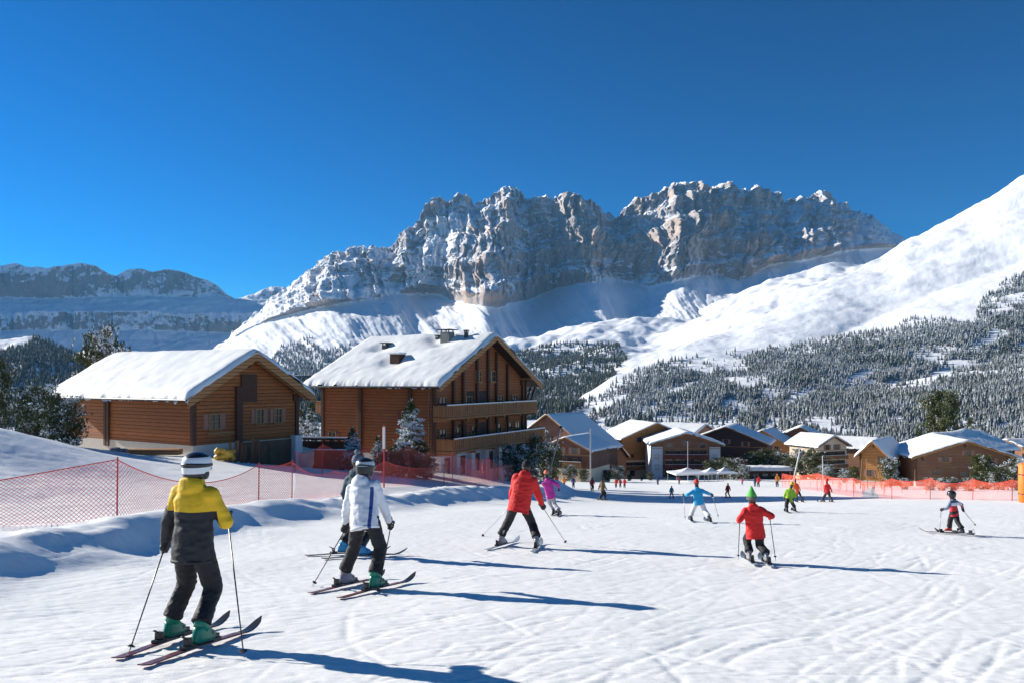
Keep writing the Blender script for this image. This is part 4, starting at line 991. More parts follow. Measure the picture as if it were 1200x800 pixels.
# ------------------------------------------------------------ near trees
def foliage_mat(name, green, g2, snow_lo):
    m = NT(name); p = m.pos(); g = m.n('NewGeometry')
    at = m.n('Attribute'); at.attribute_name = 'snow'
    n = m.noise(p, 2.2, 3, 0.6)
    v = m.math('ADD', at.outputs['Fac'], m.math('MULTIPLY', m.math('SUBTRACT', n, 0.5), 0.9))
    f = m.mapr(v, snow_lo, snow_lo+0.12)
    oi = m.noise(p, 9, 2); c = m.mix(oi, green, g2)
    c = m.mix(f, c, (0.80, 0.83, 0.87))
    return m.fin(c, 0.8, None, 0.15)
FOLS = foliage_mat('pine_needles_snowy', (0.05, 0.07, 0.03), (0.12, 0.13, 0.05), 0.46)
FOLG = foliage_mat('pine_needles_green', (0.055, 0.075, 0.028), (0.14, 0.14, 0.05), 0.60)
BARK = plain('bark', (0.10, 0.07, 0.05), 0.9, 0.3, 8, 0.6, 0.02)
def tufts(centers, dirs, size, per, seed, width=0.16):
    """needle tufts: thin double triangles radiating from twig points; the upward ones carry snow"""
    r = np.random.default_rng(seed); n = len(centers)
    c = np.repeat(centers, per, 0); d0 = np.repeat(dirs, per, 0); sz = np.repeat(size, per)
    d = r.normal(size=(n*per, 3)); d /= np.linalg.norm(d, axis=1)[:, None]
    d = d+d0*0.9; d /= np.linalg.norm(d, axis=1)[:, None]
    s = np.cross(d, r.normal(size=d.shape)); s /= np.linalg.norm(s, axis=1)[:, None]+1e-9
    ln = sz*r.uniform(0.6, 1.25, n*per)
    a = c; b = c+d*ln[:, None]*0.5+s*(ln*width)[:, None]; e = c+d*ln[:, None]; f = c+d*ln[:, None]*0.5-s*(ln*width)[:, None]
    V = np.stack([a, b, e, f], 1).reshape(-1, 3)
    Fq = np.arange(len(V)).reshape(-1, 4)
    up = np.cross(b-a, f-a); up = np.abs(up[:, 2])/(np.linalg.norm(up, axis=1)+1e-9)
    sn = 0.35*up+0.35*np.clip(d[:, 2]+0.2, 0, 1)+r.uniform(-.12, .12, len(up))
    return V, Fq, np.repeat(sn, 4)
def make_tree(name, h, rad, kind, seed, fol, n_tuft=2600, lean=0, snow_add=0.0):
    """returns (trunk mesh, crown mesh) in local coordinates"""
    r = np.random.default_rng(seed); rd = random.Random(seed)
    tk = MB(); pts = [(0.03*h*math.sin(q*1.3+seed)*q/8*0.3, 0.02*h*math.cos(q+seed)*q/8*0.3, -0.3+h*0.97*q/8) for q in range(9)]
    tk.tube(pts, [max(0.02, h*0.022*(1-q/8.6)) for q in range(9)], 7)
    C = []; Dr = []; Sn = []
    nb = 58 if kind == 'spruce' else 46
    for q in range(nb):
        t = (q+rd.random())/nb
        if kind == 'spruce': z = h*(0.06+0.92*t); L = rad*(1-t)**0.8*rd.uniform(0.75, 1.12)+0.03*h*(1-t)+0.05; slope = -0.28+0.5*t
        else:
            z = h*(0.05+0.9*t); prof_ = math.sin(math.pi*min(1, 0.16+0.84*(1-t)**0.9))**0.55 if t > 0.02 else 0.7
            L = rad*prof_*rd.uniform(0.62, 1.15); slope = 0.15+0.5*t
        a = q*2.399+rd.uniform(-.5, .5)
        dv = Vector((math.cos(a), math.sin(a), slope)).normalized(); o = Vector((0, 0, z))
        e = o+dv*L
        tk.tube([o, o+dv*L*0.5, e+Vector((0, 0, -0.04*L))], [h*0.006*(1-t)+0.008, 0.012, 0.004], 4, False)
        k = max(4, int(n_tuft/nb*(L/rad)))
        for w in range(k):
            f = rd.uniform(0.22, 1.03)**0.75; sp = L*(0.24 if kind == 'spruce' else 0.30)
            c = o+dv*L*f+Vector((rd.gauss(0, sp*0.6), rd.gauss(0, sp*0.6), rd.gauss(0, sp*0.30)-0.1*L*f*f))
            C.append(c); Dr.append((dv.x*0.8, dv.y*0.8, 0.25))
    C = np.array([tuple(c) for c in C]); Dr = np.array(Dr)
    sz = np.full(len(C), h*0.045 if kind == 'spruce' else h*0.046)*r.uniform(0.7, 1.2, len(C))
    Vv, Ff, sn = tufts(C, Dr, sz, 8, seed)
    # snow lies in clumps on the upper side of the boughs
    cl = fbm(C[:, 0]*2.2/rad+seed, C[:, 1]*2.2/rad+C[:, 2]*3.0/rad, 3, seed)
    sn = sn+np.repeat(cl*0.55+snow_add, 32)
    trunk = tk.mesh('trunk'); trunk.materials.append(BARK)
    o = np_mesh('crown', Vv, Ff, fol, None, False, {'snow': sn}); me = o.data; bpy.data.objects.remove(o)
    return trunk, me
def put_tree(meshes, name, loc, label, group=None, sc_=1.0, rz=0, cat='tree'):
    e = empty(name, loc, rz); e.scale = (sc_, sc_, sc_); tag(e, label, cat, group)
    for nm, me in zip(('trunk', 'crown'), meshes): link(bpy.data.objects.new(nm, me), e)
    return e
TS = [make_tree('spruce', 6.0, 1.55, 'spruce', s, FOLS, 2400, 0, 0.10) for s in (1, 2)]
TR = [make_tree('pine', 6.0, 2.5, 'round', s, FOLS, 2600, 0, 0.04) for s in (3, 4, 5)]
TG = [make_tree('pine', 6.0, 2.3, 'round', s, FOLG, 2800, 0, 0.0) for s in (6, 7)]
def tr(px, py_t, py_b, d, kind, name, label, group=None, wide=1.0):
    p = W(px, py_b, d); hgt = (py_b-py_t)*d/F
    ms = {'s': TS, 'r': TR, 'g': TG}[kind]; k = int(px*7+py_t) % len(ms)
    e = put_tree(ms[k], name, p, label, group, hgt/6.0, px*0.37); e.scale = (hgt/6*wide, hgt/6*wide, hgt/6); return e
tr(481, 468, 552, 57, 's', 'spruce', 'snow-flecked spruce standing before the eave wall of the tall chalet', None, 1.15)
tr(413, 500, 552, 55, 's', 'spruce', 'small snowy spruce left of the taller one before the tall chalet', None, 1.1)
tr(443, 510, 552, 60, 's', 'spruce', 'low dark spruce between the two snowy spruces by the tall chalet', None, 1.0)
for q_, (px_, t_, d_) in enumerate([(338, 472, 110), (352, 478, 105), (366, 470, 118)]): tr(px_, t_, 530, d_, 's', 'spruce', ['left one of three far spruces seen in the gap between the log chalets', 'lowest of three far spruces seen in the gap between the log chalets', 'right one of three far spruces seen in the gap between the log chalets'][q_], 'far spruces in the gap between the chalets', 0.9)
tr(119, 396, 530, 66, 'r', 'stone_pine', 'pine whose dark round top pokes above the left end of the low chalet roof', None, 0.5)
tr(44, 457, 535, 50, 'r', 'stone_pine', 'snow-caked pine at the left, outer one of the pair beside the low chalet', None, 0.8)
tr(72, 470, 540, 47, 'r', 'stone_pine', 'snow-caked pine touching the left end wall of the low chalet', None, 0.9)
tr(-6, 428, 520, 50, 'r', 'stone_pine', 'pine cut off by the left picture edge', None, 0.5)
BG = 'pines around the right end of the tall chalet'
for q, (px_, t_, b_, d_, kd) in enumerate([(613, 512, 566, 76, 'r'), (628, 508, 566, 84, 'r'), (645, 522, 566, 90, 'g'), (604, 524, 566, 70, 'r')]):
    tr(px_, t_, b_, d_, kd, 'stone_pine', ['bushy pine just right of the white piers, middle of its clump', 'tallest pine in the clump right of the white piers', 'greener pine at the right end of the clump by the brown house', 'lowest pine touching the white piers of the tall chalet'][q], BG)
def shr(v): return v
VG = 'bushes and pines along the foot of the village'
vt = [(668, 541, 564, 165, 'r'), (684, 545, 564, 160, 'g'), (700, 540, 563, 190, 'r'), (712, 546, 563, 175, 'g'), (724, 541, 563, 180, 'r'), (738, 546, 563, 170, 'g'), (752, 548, 563, 178, 'r'), (762, 544, 563, 190, 'g'),
      (818, 540, 560, 195, 'r'), (832, 535, 560, 200, 'g'), (846, 532, 560, 205, 'g'), (860, 533, 561, 195, 'r'), (872, 540, 561, 190, 'r'), (888, 528, 560, 215, 'g'), (902, 526, 560, 220, 'g'), (914, 530, 560, 215, 'r'),
      (928, 532, 561, 205, 'g'), (944, 526, 561, 200, 'r'), (956, 530, 562, 195, 'g'), (968, 540, 563, 160, 'r'), (990, 545, 565, 140, 'r'), (1004, 542, 566, 130, 'g')]
VL = ['frosted pine directly under the brown house, left end of the village bushes', 'greener low pine under the brown house', 'frosted pine below the narrow brown house', 'lowest green pine behind the three red-coated figures', 'frosted pine behind the rightmost of the three red-coated figures',
 'low green pine under the left corner of the orange house', 'low frosted pine under the middle of the orange house', 'green pine between the orange house and the white-sided hotel', 'frosted pine before the right half of the balconied hotel', 'green pine at the right corner of the balconied hotel',
 'green pine under the left half of the dark house', 'frosted pine under the right half of the dark house', 'low frosted pine at the left end of the kiosk', 'green pine rising behind the left half of the kiosk', 'tallest green pine behind the middle of the kiosk', 'frosted pine behind the right end of the kiosk',
 'green pine right of the kiosk by the white lance', 'tall frosted pine below the brown gabled house', 'green pine between the brown gabled house and the cream balconied house', 'frosted pine under the left corner of the cream house', 'low frosted pine right of the cream house', 'green pine touching the left side of the honey gable']
for q, (px_, t_, b_, d_, kd) in enumerate(vt):
    tr(px_, (t_+5 if t_ > 530 else t_+2)+(5 if 730 < px_ < 830 else 0), b_, d_, kd, 'stone_pine', VL[q], VG, 1.25)
tr(1043, 538, 571, 100, 'r', 'stone_pine', 'snowy round pine between the honey gable and the wide log house', None, 0.8)
tr(1152, 535, 577, 92, 'g', 'stone_pine', 'biggest green pine in front of the wide log house', None, 0.95)
tr(1170, 546, 578, 90, 'r', 'stone_pine', 'lower snowy pine leaning against the biggest green pine at the wide log house', None, 1.0)
tr(1194, 540, 580, 88, 'r', 'stone_pine', 'snowy pine behind the orange padded post at the right edge', None, 0.8)
tr(1104, 464, 560, 190, 'g', 'stone_pine', 'tall broad green pine rising behind the lumpy white roofs', None, 0.62)
tr(1138, 487, 560, 210, 's', 'spruce', 'dark spruce right of the tall broad green pine', None, 0.7)
tr(1076, 500, 560, 230, 's', 'spruce', 'slim spruce left of the tall broad green pine', None, 0.8)
# low scrub behind the netting
for q, (px_, d_) in enumerate([(1090, 84), (1104, 82), (1117, 83), (1135, 80), (1060, 90)]):
    p = GD(px_, d_); put_tree(TR[q % 3], 'shrub', (p.x, p.y, p.z-0.3), 'low snowy shrub at the foot of the wide log house behind the netting', 'low shrubs behind the right netting', 0.26, q, 'shrub')
for q, (px_, d_) in enumerate([(468, 52), (484, 52.5), (500, 53), (455, 51.5)]):
    p = GD(px_, d_); put_tree(TG[q % 2], 'shrub', (p.x, p.y, p.z-0.3), 'low shrub tangled behind the red netting before the tall chalet', 'low shrubs behind the red netting', 0.30, q, 'shrub')
# ------------------------------------------------------------ safety netting
def net_mat(name, col, cell, thread, band=None):
    m = NT(name); uv = m.n('UVMap').outputs[0]; u, v, _ = m.sep(uv)
    def ln(x):
        q = m.math('FRACT', m.math('DIVIDE', x, cell)); return m.math('LESS_THAN', m.math('ABSOLUTE', m.math('SUBTRACT', q, 0.5)), thread/cell/2)
    k = m.math('MAXIMUM', ln(m.math('ADD', u, v)), ln(m.math('SUBTRACT', u, v)))
    if band: k = m.math('MAXIMUM', k, m.math('MULTIPLY', m.math('GREATER_THAN', m.math('ADD', v, m.math('MULTIPLY', m.math('SUBTRACT', m.noise(m.pos(), 1.3, 4), 0.5), 1.3)), band[0]), m.math('MULTIPLY', m.mapr(m.noise(m.pos(), 2.2, 4), 0.3, 0.7, 0.35, 1.0), band[1])))
    m.b.inputs['Base Color'].default_value = col+(1,); m.b.inputs['Roughness'].default_value = 0.6
    tr_ = m.n('BsdfTransparent'); mx = m.n('MixShader'); m.l(k, mx.inputs[0]); m.l(tr_.outputs[0], mx.inputs[1]); m.l(m.b.outputs[0], mx.inputs[2]); m.l(mx.outputs[0], m.o.inputs[0])
    return m.m
def strip(name, pts, hts, mat, parent, sag, seed=0, wave=0.08, per=26, rows=12):
    """hanging net between posts: pts = ground points, hts = post heights, sag = droop of the top edge"""
    V = []; UV = []; L = 0; cols = 0
    for i in range(len(pts)-1):
        a, b = Vector(pts[i]), Vector(pts[i+1]); n = per
        for q in range(n+(1 if i == len(pts)-2 else 0)):
            t = q/n; x = a.x+(b.x-a.x)*t; y = a.y+(b.y-a.y)*t; g = G(x, y)+0.02
            ga = a.z*(1-t)+b.z*t; top = ga+hts[i]*(1-t)+hts[i+1]*t-sag[i]*4*t*(1-t)
            top = max(top, g+0.25)
            dn = Vector((b.y-a.y, a.x-b.x, 0)).normalized()
            for r in range(rows+1):
                f = r/rows; w = wave*math.sin(math.pi*f)*(math.sin((L+t*(b-a).length)*1.9+seed)+0.6*math.sin((L+t*(b-a).length)*4.3+f*2.5))
                V.append((x+dn.x*w, y+dn.y*w, g+(top-g)*f)); UV.append((L+t*(b-a).length, f*1.5))
            cols += 1
        L += (b-a).length
    Fs = []; R_ = rows+1
    for c in range(cols-1):
        for r in range(rows): Fs.append((c*R_+r, (c+1)*R_+r, (c+1)*R_+r+1, c*R_+r+1))
    me = bpy.data.meshes.new(name); me.from_pydata(V, [], Fs); ul = me.uv_layers.new(name='UVMap')
    me.polygons.foreach_set('use_smooth', [True]*len(me.polygons))
    for p in me.polygons:
        for li in p.loop_indices: ul.data[li].uv = UV[me.loops[li].vertex_index]
    me.materials.append(mat); o = bpy.data.objects.new(name, me); link(o, parent)
    tp = MB(); top = [Vector(V[c*R_+rows]) for c in range(cols)]; tp.tube(top, 0.014, 5); tp.build('top_cord', REDC, o)
    return o
REDC = plain('red_cord', (0.55, 0.035, 0.03), 0.55, 0.1, 30, 0.1)
REDP = plain('red_pole_plastic', (0.50, 0.03, 0.03), 0.45, 0.15, 8, 0.1)
ORG = plain('orange_pad_foam', (0.90, 0.20, 0.02), 0.6, 0.1, 3, 0.3)
NETR = net_mat('red_netting', (0.78, 0.09, 0.05), 0.11, 0.017)
NETD = net_mat('dense_red_netting', (0.85, 0.13, 0.08), 0.09, 0.014)
NETO = net_mat('orange_netting', (0.80, 0.10, 0.035), 0.10, 0.012, (0.95, 0.32))
def net_fence(name, label, P, hts, sag, mat, seed, wave=0.08, posts=None, per=26):
    root = empty(name, P[0]); tag(root, label, 'net fence'); inv = -Vector(P[0])
    o = strip('net', P, hts, mat, None, sag, seed, wave, per)
    for ob in [o]+list(o.children):
        ob.data.transform(Matrix.Translation(inv))
    o.parent = root
    for i, (p, h) in enumerate(zip(P, hts)):
        if posts and i not in posts: continue
        q = Vector(p)+inv; MB().tube([q+Vector((0, 0, -0.25)), q+Vector((0.01, 0, h*0.5)), q+Vector((0.02, 0, h+0.07))], [0.021, 0.021, 0.019], 8).build('post', REDP, root)
    return root
A = [GD(-260, 17), GD(-60, 18.2), GD(137, 19.7), GD(303, 27), GD(342, 28.5)]
net_fence('safety_net', 'red netting drooping low between thin posts above the snow bank, in the left foreground', A, [1.5, 0.95, 1.60, 1.45, 1.55], [0.35, 0.0, 0.62, 0.1, 0], NETR, 1, 0.06, [0, 2, 3, 4], 34)
A2 = [GD(342, 28.6), GD(392, 33), GD(450, 39), GD(520, 47), GD(590, 60)]
net_fence('safety_net', 'red netting running on from the left foreground net, past the striped marker pole', A2, [1.55, 1.1, 1.3, 1.35, 1.3], [0.3, 0.3, 0.3, 0.3], NETR, 2, 0.1, [2, 3, 4], 22)
B = [GD(346, 46), GD(378, 45), GD(425, 48), GD(478, 50), GD(530, 54), GD(572, 60), GD(600, 66)]
net_fence('safety_net', 'dense bunched red netting right below the walls of the tall chalet', B, [1.2, 1.8, 1.7, 2.1, 2.0, 1.8, 1.5], [0.3]*6, NETD, 5, 0.22, None, 20)
Cc = [GD(917, 104), GD(958, 82), GD(1000, 64), GD(1045, 52), GD(1090, 47), GD(1140, 44), GD(1186, 40), GD(1260, 37)]
net_fence('safety_net', 'orange-topped netting curving along the right edge of the piste', Cc, [1.9, 1.9, 1.55, 1.4, 1.3, 1.2, 1.1, 1.1], [0.25, 0.2, 0.3, 0.2, 0.3, 0.2, 0.25], NETO, 9, 0.2, None, 22)
# posts, lances, pads
def marker(px, py_b, d, h, mats, label, name='marker_pole', lean=(0, 0), r=0.03, cat='pole'):
    p = GD(px, d); e = empty(name, p); tag(e, label, cat)
    z = -0.3; 
    for nm, f0, f1, m_, k in mats:
        MB().tube([(lean[0]*f0*h, lean[1]*f0*h, f0*h-(0.3 if f0 == 0 else 0)), (lean[0]*f1*h, lean[1]*f1*h, f1*h)], r*k, 8).build(nm, m_, e)
    return e
marker(450, 570, 38.2, 3.1, [('pole', 0, 0.62, REDP, 1.3), ('white_sleeve', 0.622, 0.97, WHITE, 2.0), ('red_cap', 0.972, 1.0, REDP, 1.6)], 'tall marker pole, red below and white above, standing in front of the tall chalet')
marker(692, 576, 90, 7.2, [('pole', 0, 1, GMET, 1)], 'thin upright grey pole at the right corner of the brown house', 'lamp_pole', (0.0, 0), 0.07)
marker(640, 570, 75, 5.4, [('pole', 0, 0.97, GMET, 1), ('lance_head', 0.972, 1.02, METAL, 1.8)], 'slanting grey snow lance behind the purple-jacketed skier', 'snow_lance', (0.27, 0), 0.07)
marker(806, 566, 190, 9.8, [('pole', 0, 1, GMET, 1)], 'thin pale flagpole in the middle of the balconied hotel front', 'flag_pole', (0, 0), 0.08)
marker(927, 567, 100, 4.9, [('pole', 0, 0.97, WHITE, 1), ('lance_head', 0.972, 1.02, METAL, 1.5)], 'slanting white snow lance at the left end of the orange-topped netting', 'snow_lance', (0.24, 0), 0.09)
marker(965, 567, 90, 3.9, [('pole', 0, 1, WHITE, 1)], 'short thin white pole rising above the orange-topped netting', 'pole', (-0.03, 0), 0.05)
for q, (px_, lx) in enumerate(((1008, 0.06), (1024, 0.16), (1034, -0.2), (1017, -0.05))):
    marker(px_, 570, 92, 3.6, [('pole', 0, 1, RAIL, 1)], ['wooden pole leaning right, leftmost before the honey gable', 'wooden pole leaning most to the right before the honey gable', 'wooden pole leaning left, nearest the round pine by the honey gable', 'nearly upright wooden pole amid those before the honey gable'][q], 'wooden_pole', (lx, 0), 0.05)
p = GD(1202, 36); pad = empty('padded_post', p); tag(pad, 'bright orange padded post at the right edge of the picture', 'padded post')
MB().tube([(0, 0, 0.02), (0, 0, 0.06), (0, 0, 1.78), (0, 0, 1.84)], [0.26, 0.30, 0.30, 0.24], 20).build('padding', ORG, pad, True)
MB().tube([(0, 0, -0.3), (0, 0, 2.0)], 0.05, 8).build('pole', GMET, pad)
for z in (0.4, 1.3): MB().tube([(0, 0, z), (0, 0, z+0.05)], 0.308, 20).build('strap', METAL, pad)

# ------------------------------------------------------------ skiers
SKIN = plain('skin', (0.55, 0.33, 0.24), 0.5, 0.05, 20, 0.05)
HAIR = plain('brown_hair', (0.07, 0.04, 0.025), 0.6, 0.3, 40, 0.6)
BLACKG = fabric('black_glove_fabric', (0.016, 0.016, 0.018), 0.6)
PANTB = fabric('black_ski_trousers', (0.011, 0.011, 0.014))
PANTG = fabric('charcoal_ski_trousers', (0.011, 0.011, 0.014))
STEEL = plain('pole_metal', (0.05, 0.05, 0.055), 0.35, 0.1, 30, 0.0, 0.01, 0.5)
STEELG = plain('pole_metal_grey', (0.35, 0.36, 0.38), 0.35, 0.1, 30, 0.0, 0.01, 0.5)
BLKP = plain('black_plastic', (0.018, 0.018, 0.02), 0.35, 0.1, 30, 0.05)
def mixz(name, parts, default, rough=0.72):
    """jacket panels: parts = list of (axis, lo, hi, colour, extra) in the jacket's own coordinates (metres)"""
    m = NT(name); v = m.obj(); x, y, z = m.sep(v)
    wob = m.math('MULTIPLY', m.math('SUBTRACT', m.noise(v, 6, 2), 0.5), 0.015)
    c = m.mix(0.0, default, default)
    for cond in parts:
        k = None
        for ax, lo, hi in cond[0]:
            s = m.math('ADD', {'x': x, 'y': y, 'z': z, 'ax': m.math('ABSOLUTE', x)}[ax], wob)
            q = m.math('MULTIPLY', m.math('GREATER_THAN', s, lo), m.math('LESS_THAN', s, hi))
            k = q if k is None else m.math('MULTIPLY', k, q)
        c = m.mix(k, c, cond[1])
    f = m.noise(v, 9, 3); c = m.mix(m.mapr(f, 0.3, 0.7, 0, 0.06), c, (0, 0, 0))
    h = m.math('ADD', m.noise(m.scale(v, (0.8, 0.8, 1.6)), 7, 2, 0.5), m.math('MULTIPLY', m.noise(v, 60, 2), 0.08))
    return m.fin(c, rough, m.bump(h, 0.5, 0.03))

def ground_frame(x, y):
    e = 0.25; nx = (G(x-e, y)-G(x+e, y))/(2*e); ny = (G(x, y-e)-G(x, y+e))/(2*e); return Vector((nx, ny, 1)).normalized()
def ik(a, b, l1, l2, bend):
    """joint between a and b, bending towards the vector bend; stretches bones a little if out of reach"""
    a = Vector(a); b = Vector(b); d = b-a; L = max(d.length, 1e-4); k = L/(l1+l2)
    if k > 0.995: l1 *= k*1.005; l2 *= k*1.005
    L = max(L, abs(l1-l2)*1.05)
    ca = max(-1, min(1, (l1*l1+L*L-l2*l2)/(2*l1*L))); dn = d.normalized()
    bd = Vector(bend); bd = bd-dn*bd.dot(dn)
    if bd.length < 1e-4: bd = dn.orthogonal()
    bd.normalize(); return a+dn*l1*ca+bd*l1*math.sqrt(max(0, 1-ca*ca))
def M3(xv, yv, zv): return Matrix((xv, yv, zv)).transposed()

def make_ski(desc, pos, head, length, top, bind=True, group=None, lift=0.0, mat2=None):
    """pos = point under the boot; head in radians clockwise from +Y"""
    n = ground_frame(pos.x, pos.y); f = Vector((math.sin(head), math.cos(head), 0)); f = (f-n*f.dot(n)).normalized(); r = f.cross(n)
    root = empty('ski', pos); tag(root, desc, 'ski', group)
    root.matrix_world = Matrix.Translation(pos+n*0.02)@M3(r, f, n).to_4x4()
    N = 26; rg = []
    for q in range(N+1):
        t = q/N; y = -0.46*length+length*t
        w = 0.050-0.016*math.sin(math.pi*min(1, max(0, (t-0.06)/0.80)))
        if t > 0.9: w *= math.sqrt(max(0.02, 1-((t-0.9)/0.1)**2))
        if t < 0.03: w *= 0.6+0.4*t/0.03
        z = 0.008*math.sin(math.pi*t)
        if t > 0.84: z += 0.10*((t-0.84)/0.16)**1.7
        if t < 0.04: z += 0.012*(1-t/0.04)
        th = 0.014 if 0.2 < t < 0.8 else 0.009
        rg.append([Vector((-w, y, z)), Vector((w, y, z)), Vector((w*0.9, y, z+th)), Vector((-w*0.9, y, z+th))])
    MB().rings(rg).build('ski_body', top, root, False)
    # coloured tip cap
    tip = [[v+Vector((0, 0, 0.0012)) if k > 1 else v-Vector((0, 0, 0.0012)) for k, v in enumerate(rr)] for rr in rg[21:]]
    tip = [[Vector((v.x*1.02, v.y, v.z)) for v in rr] for rr in tip]
    MB().rings(tip).build('ski_tip', mat2 or BLKP, root)
    if bind:
        b = MB(); b.bx(-0.038, 0.038, 0.10, 0.22, 0.022, 0.05); b.bx(-0.03, 0.03, 0.13, 0.20, 0.05, 0.085); b.build('toe_binding', BLKP, root, bevel=0.006)
        b = MB(); b.bx(-0.038, 0.038, -0.26, -0.13, 0.022, 0.05); b.bx(-0.03, 0.03, -0.225, -0.17, 0.05, 0.115); b.beam((0, -0.20, 0.10), (0, -0.27, 0.14), 0.03, 0.015); b.build('heel_binding', BLKP, root, bevel=0.006)
    return root, r, f, n

def make_boot(parent, base, r, f, n, knee, col, s, detail=True, name='ski_boot'):
    """base on the ski deck; cuff leans towards the knee"""
    u = n; o = Vector(base)
    up = (Vector(knee)-(o+u*0.12*s)).normalized(); up = (up*0.8+u*0.2+f*0.12).normalized()
    def ring(c, rx, ry, xa, ya, k=14, sq=0.8):
        out = []
        for i in range(k):
            a = 2*math.pi*i/k; cx = math.copysign(abs(math.cos(a))**sq, math.cos(a)); sy = math.copysign(abs(math.sin(a))**sq, math.sin(a))
            out.append(Vector(c)+xa*cx*rx+ya*sy*ry)
        return out
    sh = [ring(o+f*0.02*s, 0.046*s, 0.145*s, r, f), ring(o+u*0.03*s+f*0.02*s, 0.052*s, 0.150*s, r, f), ring(o+u*0.07*s+f*0.012*s, 0.051*s, 0.135*s, r, f), ring(o+u*0.105*s-f*0.015*s, 0.050*s, 0.095*s, r, f), ring(o+u*0.14*s-f*0.035*s, 0.052*s, 0.068*s, r, f)]
    b = MB().rings(sh).build(name, col, parent, True)
    f2 = (f-up*f.dot(up)).normalized(); c0 = o+u*0.105*s-f*0.035*s
    cf = [ring(c0, 0.056*s, 0.072*s, r, f2), ring(c0+up*0.06*s, 0.061*s, 0.076*s, r, f2), ring(c0+up*0.15*s, 0.068*s, 0.080*s, r, f2), ring(c0+up*0.21*s, 0.070*s, 0.082*s, r, f2), ring(c0+up*0.215*s, 0.058*s, 0.068*s, r, f2)]
    MB().rings(cf).build('cuff', col, b, True)
    if detail:
        for k, h in enumerate((0.07, 0.13, 0.185)):
            cc = c0+up*h*s; q = MB().rings([ring(cc, 0.067*s+k*0.002, 0.083*s, r, f2), ring(cc+up*0.018*s, 0.067*s+k*0.002, 0.083*s, r, f2)]); q.build('buckle_strap', BLKP if k != 1 else STEELG, b)
        for h in (0.06,):
            cc = o+u*h*s+f*0.08*s; q = MB(); q.beam(cc-r*0.05*s, cc+r*0.05*s, 0.018*s, 0.03*s); q.build('buckle_strap', BLKP, b)
        sole = MB().rings([ring(o-u*0.012*s+f*0.02*s, 0.04*s, 0.152*s, r, f), ring(o+u*0.006*s+f*0.02*s, 0.044*s, 0.154*s, r, f)]); sole.build('sole', BLKP, b)
    return b

def make_glove(parent, wrist, grip, axis, s, mat, vox, side):
    """fist closed round a pole: four fingers wrap one way, the thumb the other"""
    g = Vector(grip); ax = Vector(axis).normalized(); w = Vector(wrist)
    bk = (w-g); bk = bk-ax*bk.dot(ax)
    if bk.length < 1e-3: bk = ax.orthogonal()
    bk.normalize(); sd = ax.cross(bk)*side; m = MB(); R0 = 0.030*s
    pal = g+bk*0.038*s
    m.ell(pal, (0.024*s, 0.036*s, 0.050*s), M3(bk, sd, ax), 10, 8)
    m.cap(w, pal, 0.040*s, 0.032*s, 10)
    for k in range(4):
        o = g+ax*(0.036-0.024*k)*s; rr = (0.0135, 0.0145, 0.014, 0.012)[k]*s; rad = R0*(1.05, 1.1, 1.07, 0.98)[k]; pts = []
        for a in (35, 85, 140, 195, 235)[:5 if k < 3 else 4]:
            pts.append(o+(bk*math.cos(R(a))+sd*math.sin(R(a)))*rad)
        for i in range(len(pts)-1): m.cap(pts[i], pts[i+1], rr*(1-0.05*i), rr*(1-0.05*(i+1)), 7)
    tp = [g+bk*0.045*s-sd*0.02*s+ax*0.02*s, g+bk*0.018*s-sd*0.036*s+ax*0.045*s, g-bk*0.014*s-sd*0.030*s+ax*0.052*s]
    for i in range(2): m.cap(tp[i], tp[i+1], 0.0165*s, 0.015*s, 7)
    ob = m.remesh('glove', vox, mat, parent, 2)
    cf = (w-pal).normalized(); MB().tube([w-cf*0.02*s, w+cf*0.03*s, w+cf*0.055*s], [0.042*s, 0.047*s, 0.045*s], 12).build('cuff', mat, ob, True)
    return ob

def make_pole(desc, grip, tip, s, group=None, mat=None, r=0.0075):
    grip = Vector(grip); tip = Vector(tip); root = empty('ski_pole', tip); tag(root, desc, 'ski pole', group)
    d = (tip-grip).normalized(); gt = grip-d*0.085*s-tip; t = Vector((0, 0, 0)); mat = mat or STEEL
    MB().tube([gt+d*0.10, t-d*0.04], [r, r*0.75], 8).build('shaft', mat, root, True)
    MB().tube([gt, gt+d*0.015, gt+d*0.05, gt+d*0.09, gt+d*0.145*s], [0.012*s, 0.019*s, 0.016*s, 0.017*s, 0.013*s], 9).build('grip', BLKP, root, True)
    b = t-d*0.075
    MB().tube([b, b+d*0.012, b+d*0.022], [0.008, 0.036*s, 0.030*s], 12).build('basket', BLKP, root, True)
    MB().tube([t-d*0.045, t+d*0.015], [0.006, 0.002], 6).build('point', STEELG, root)
    return root

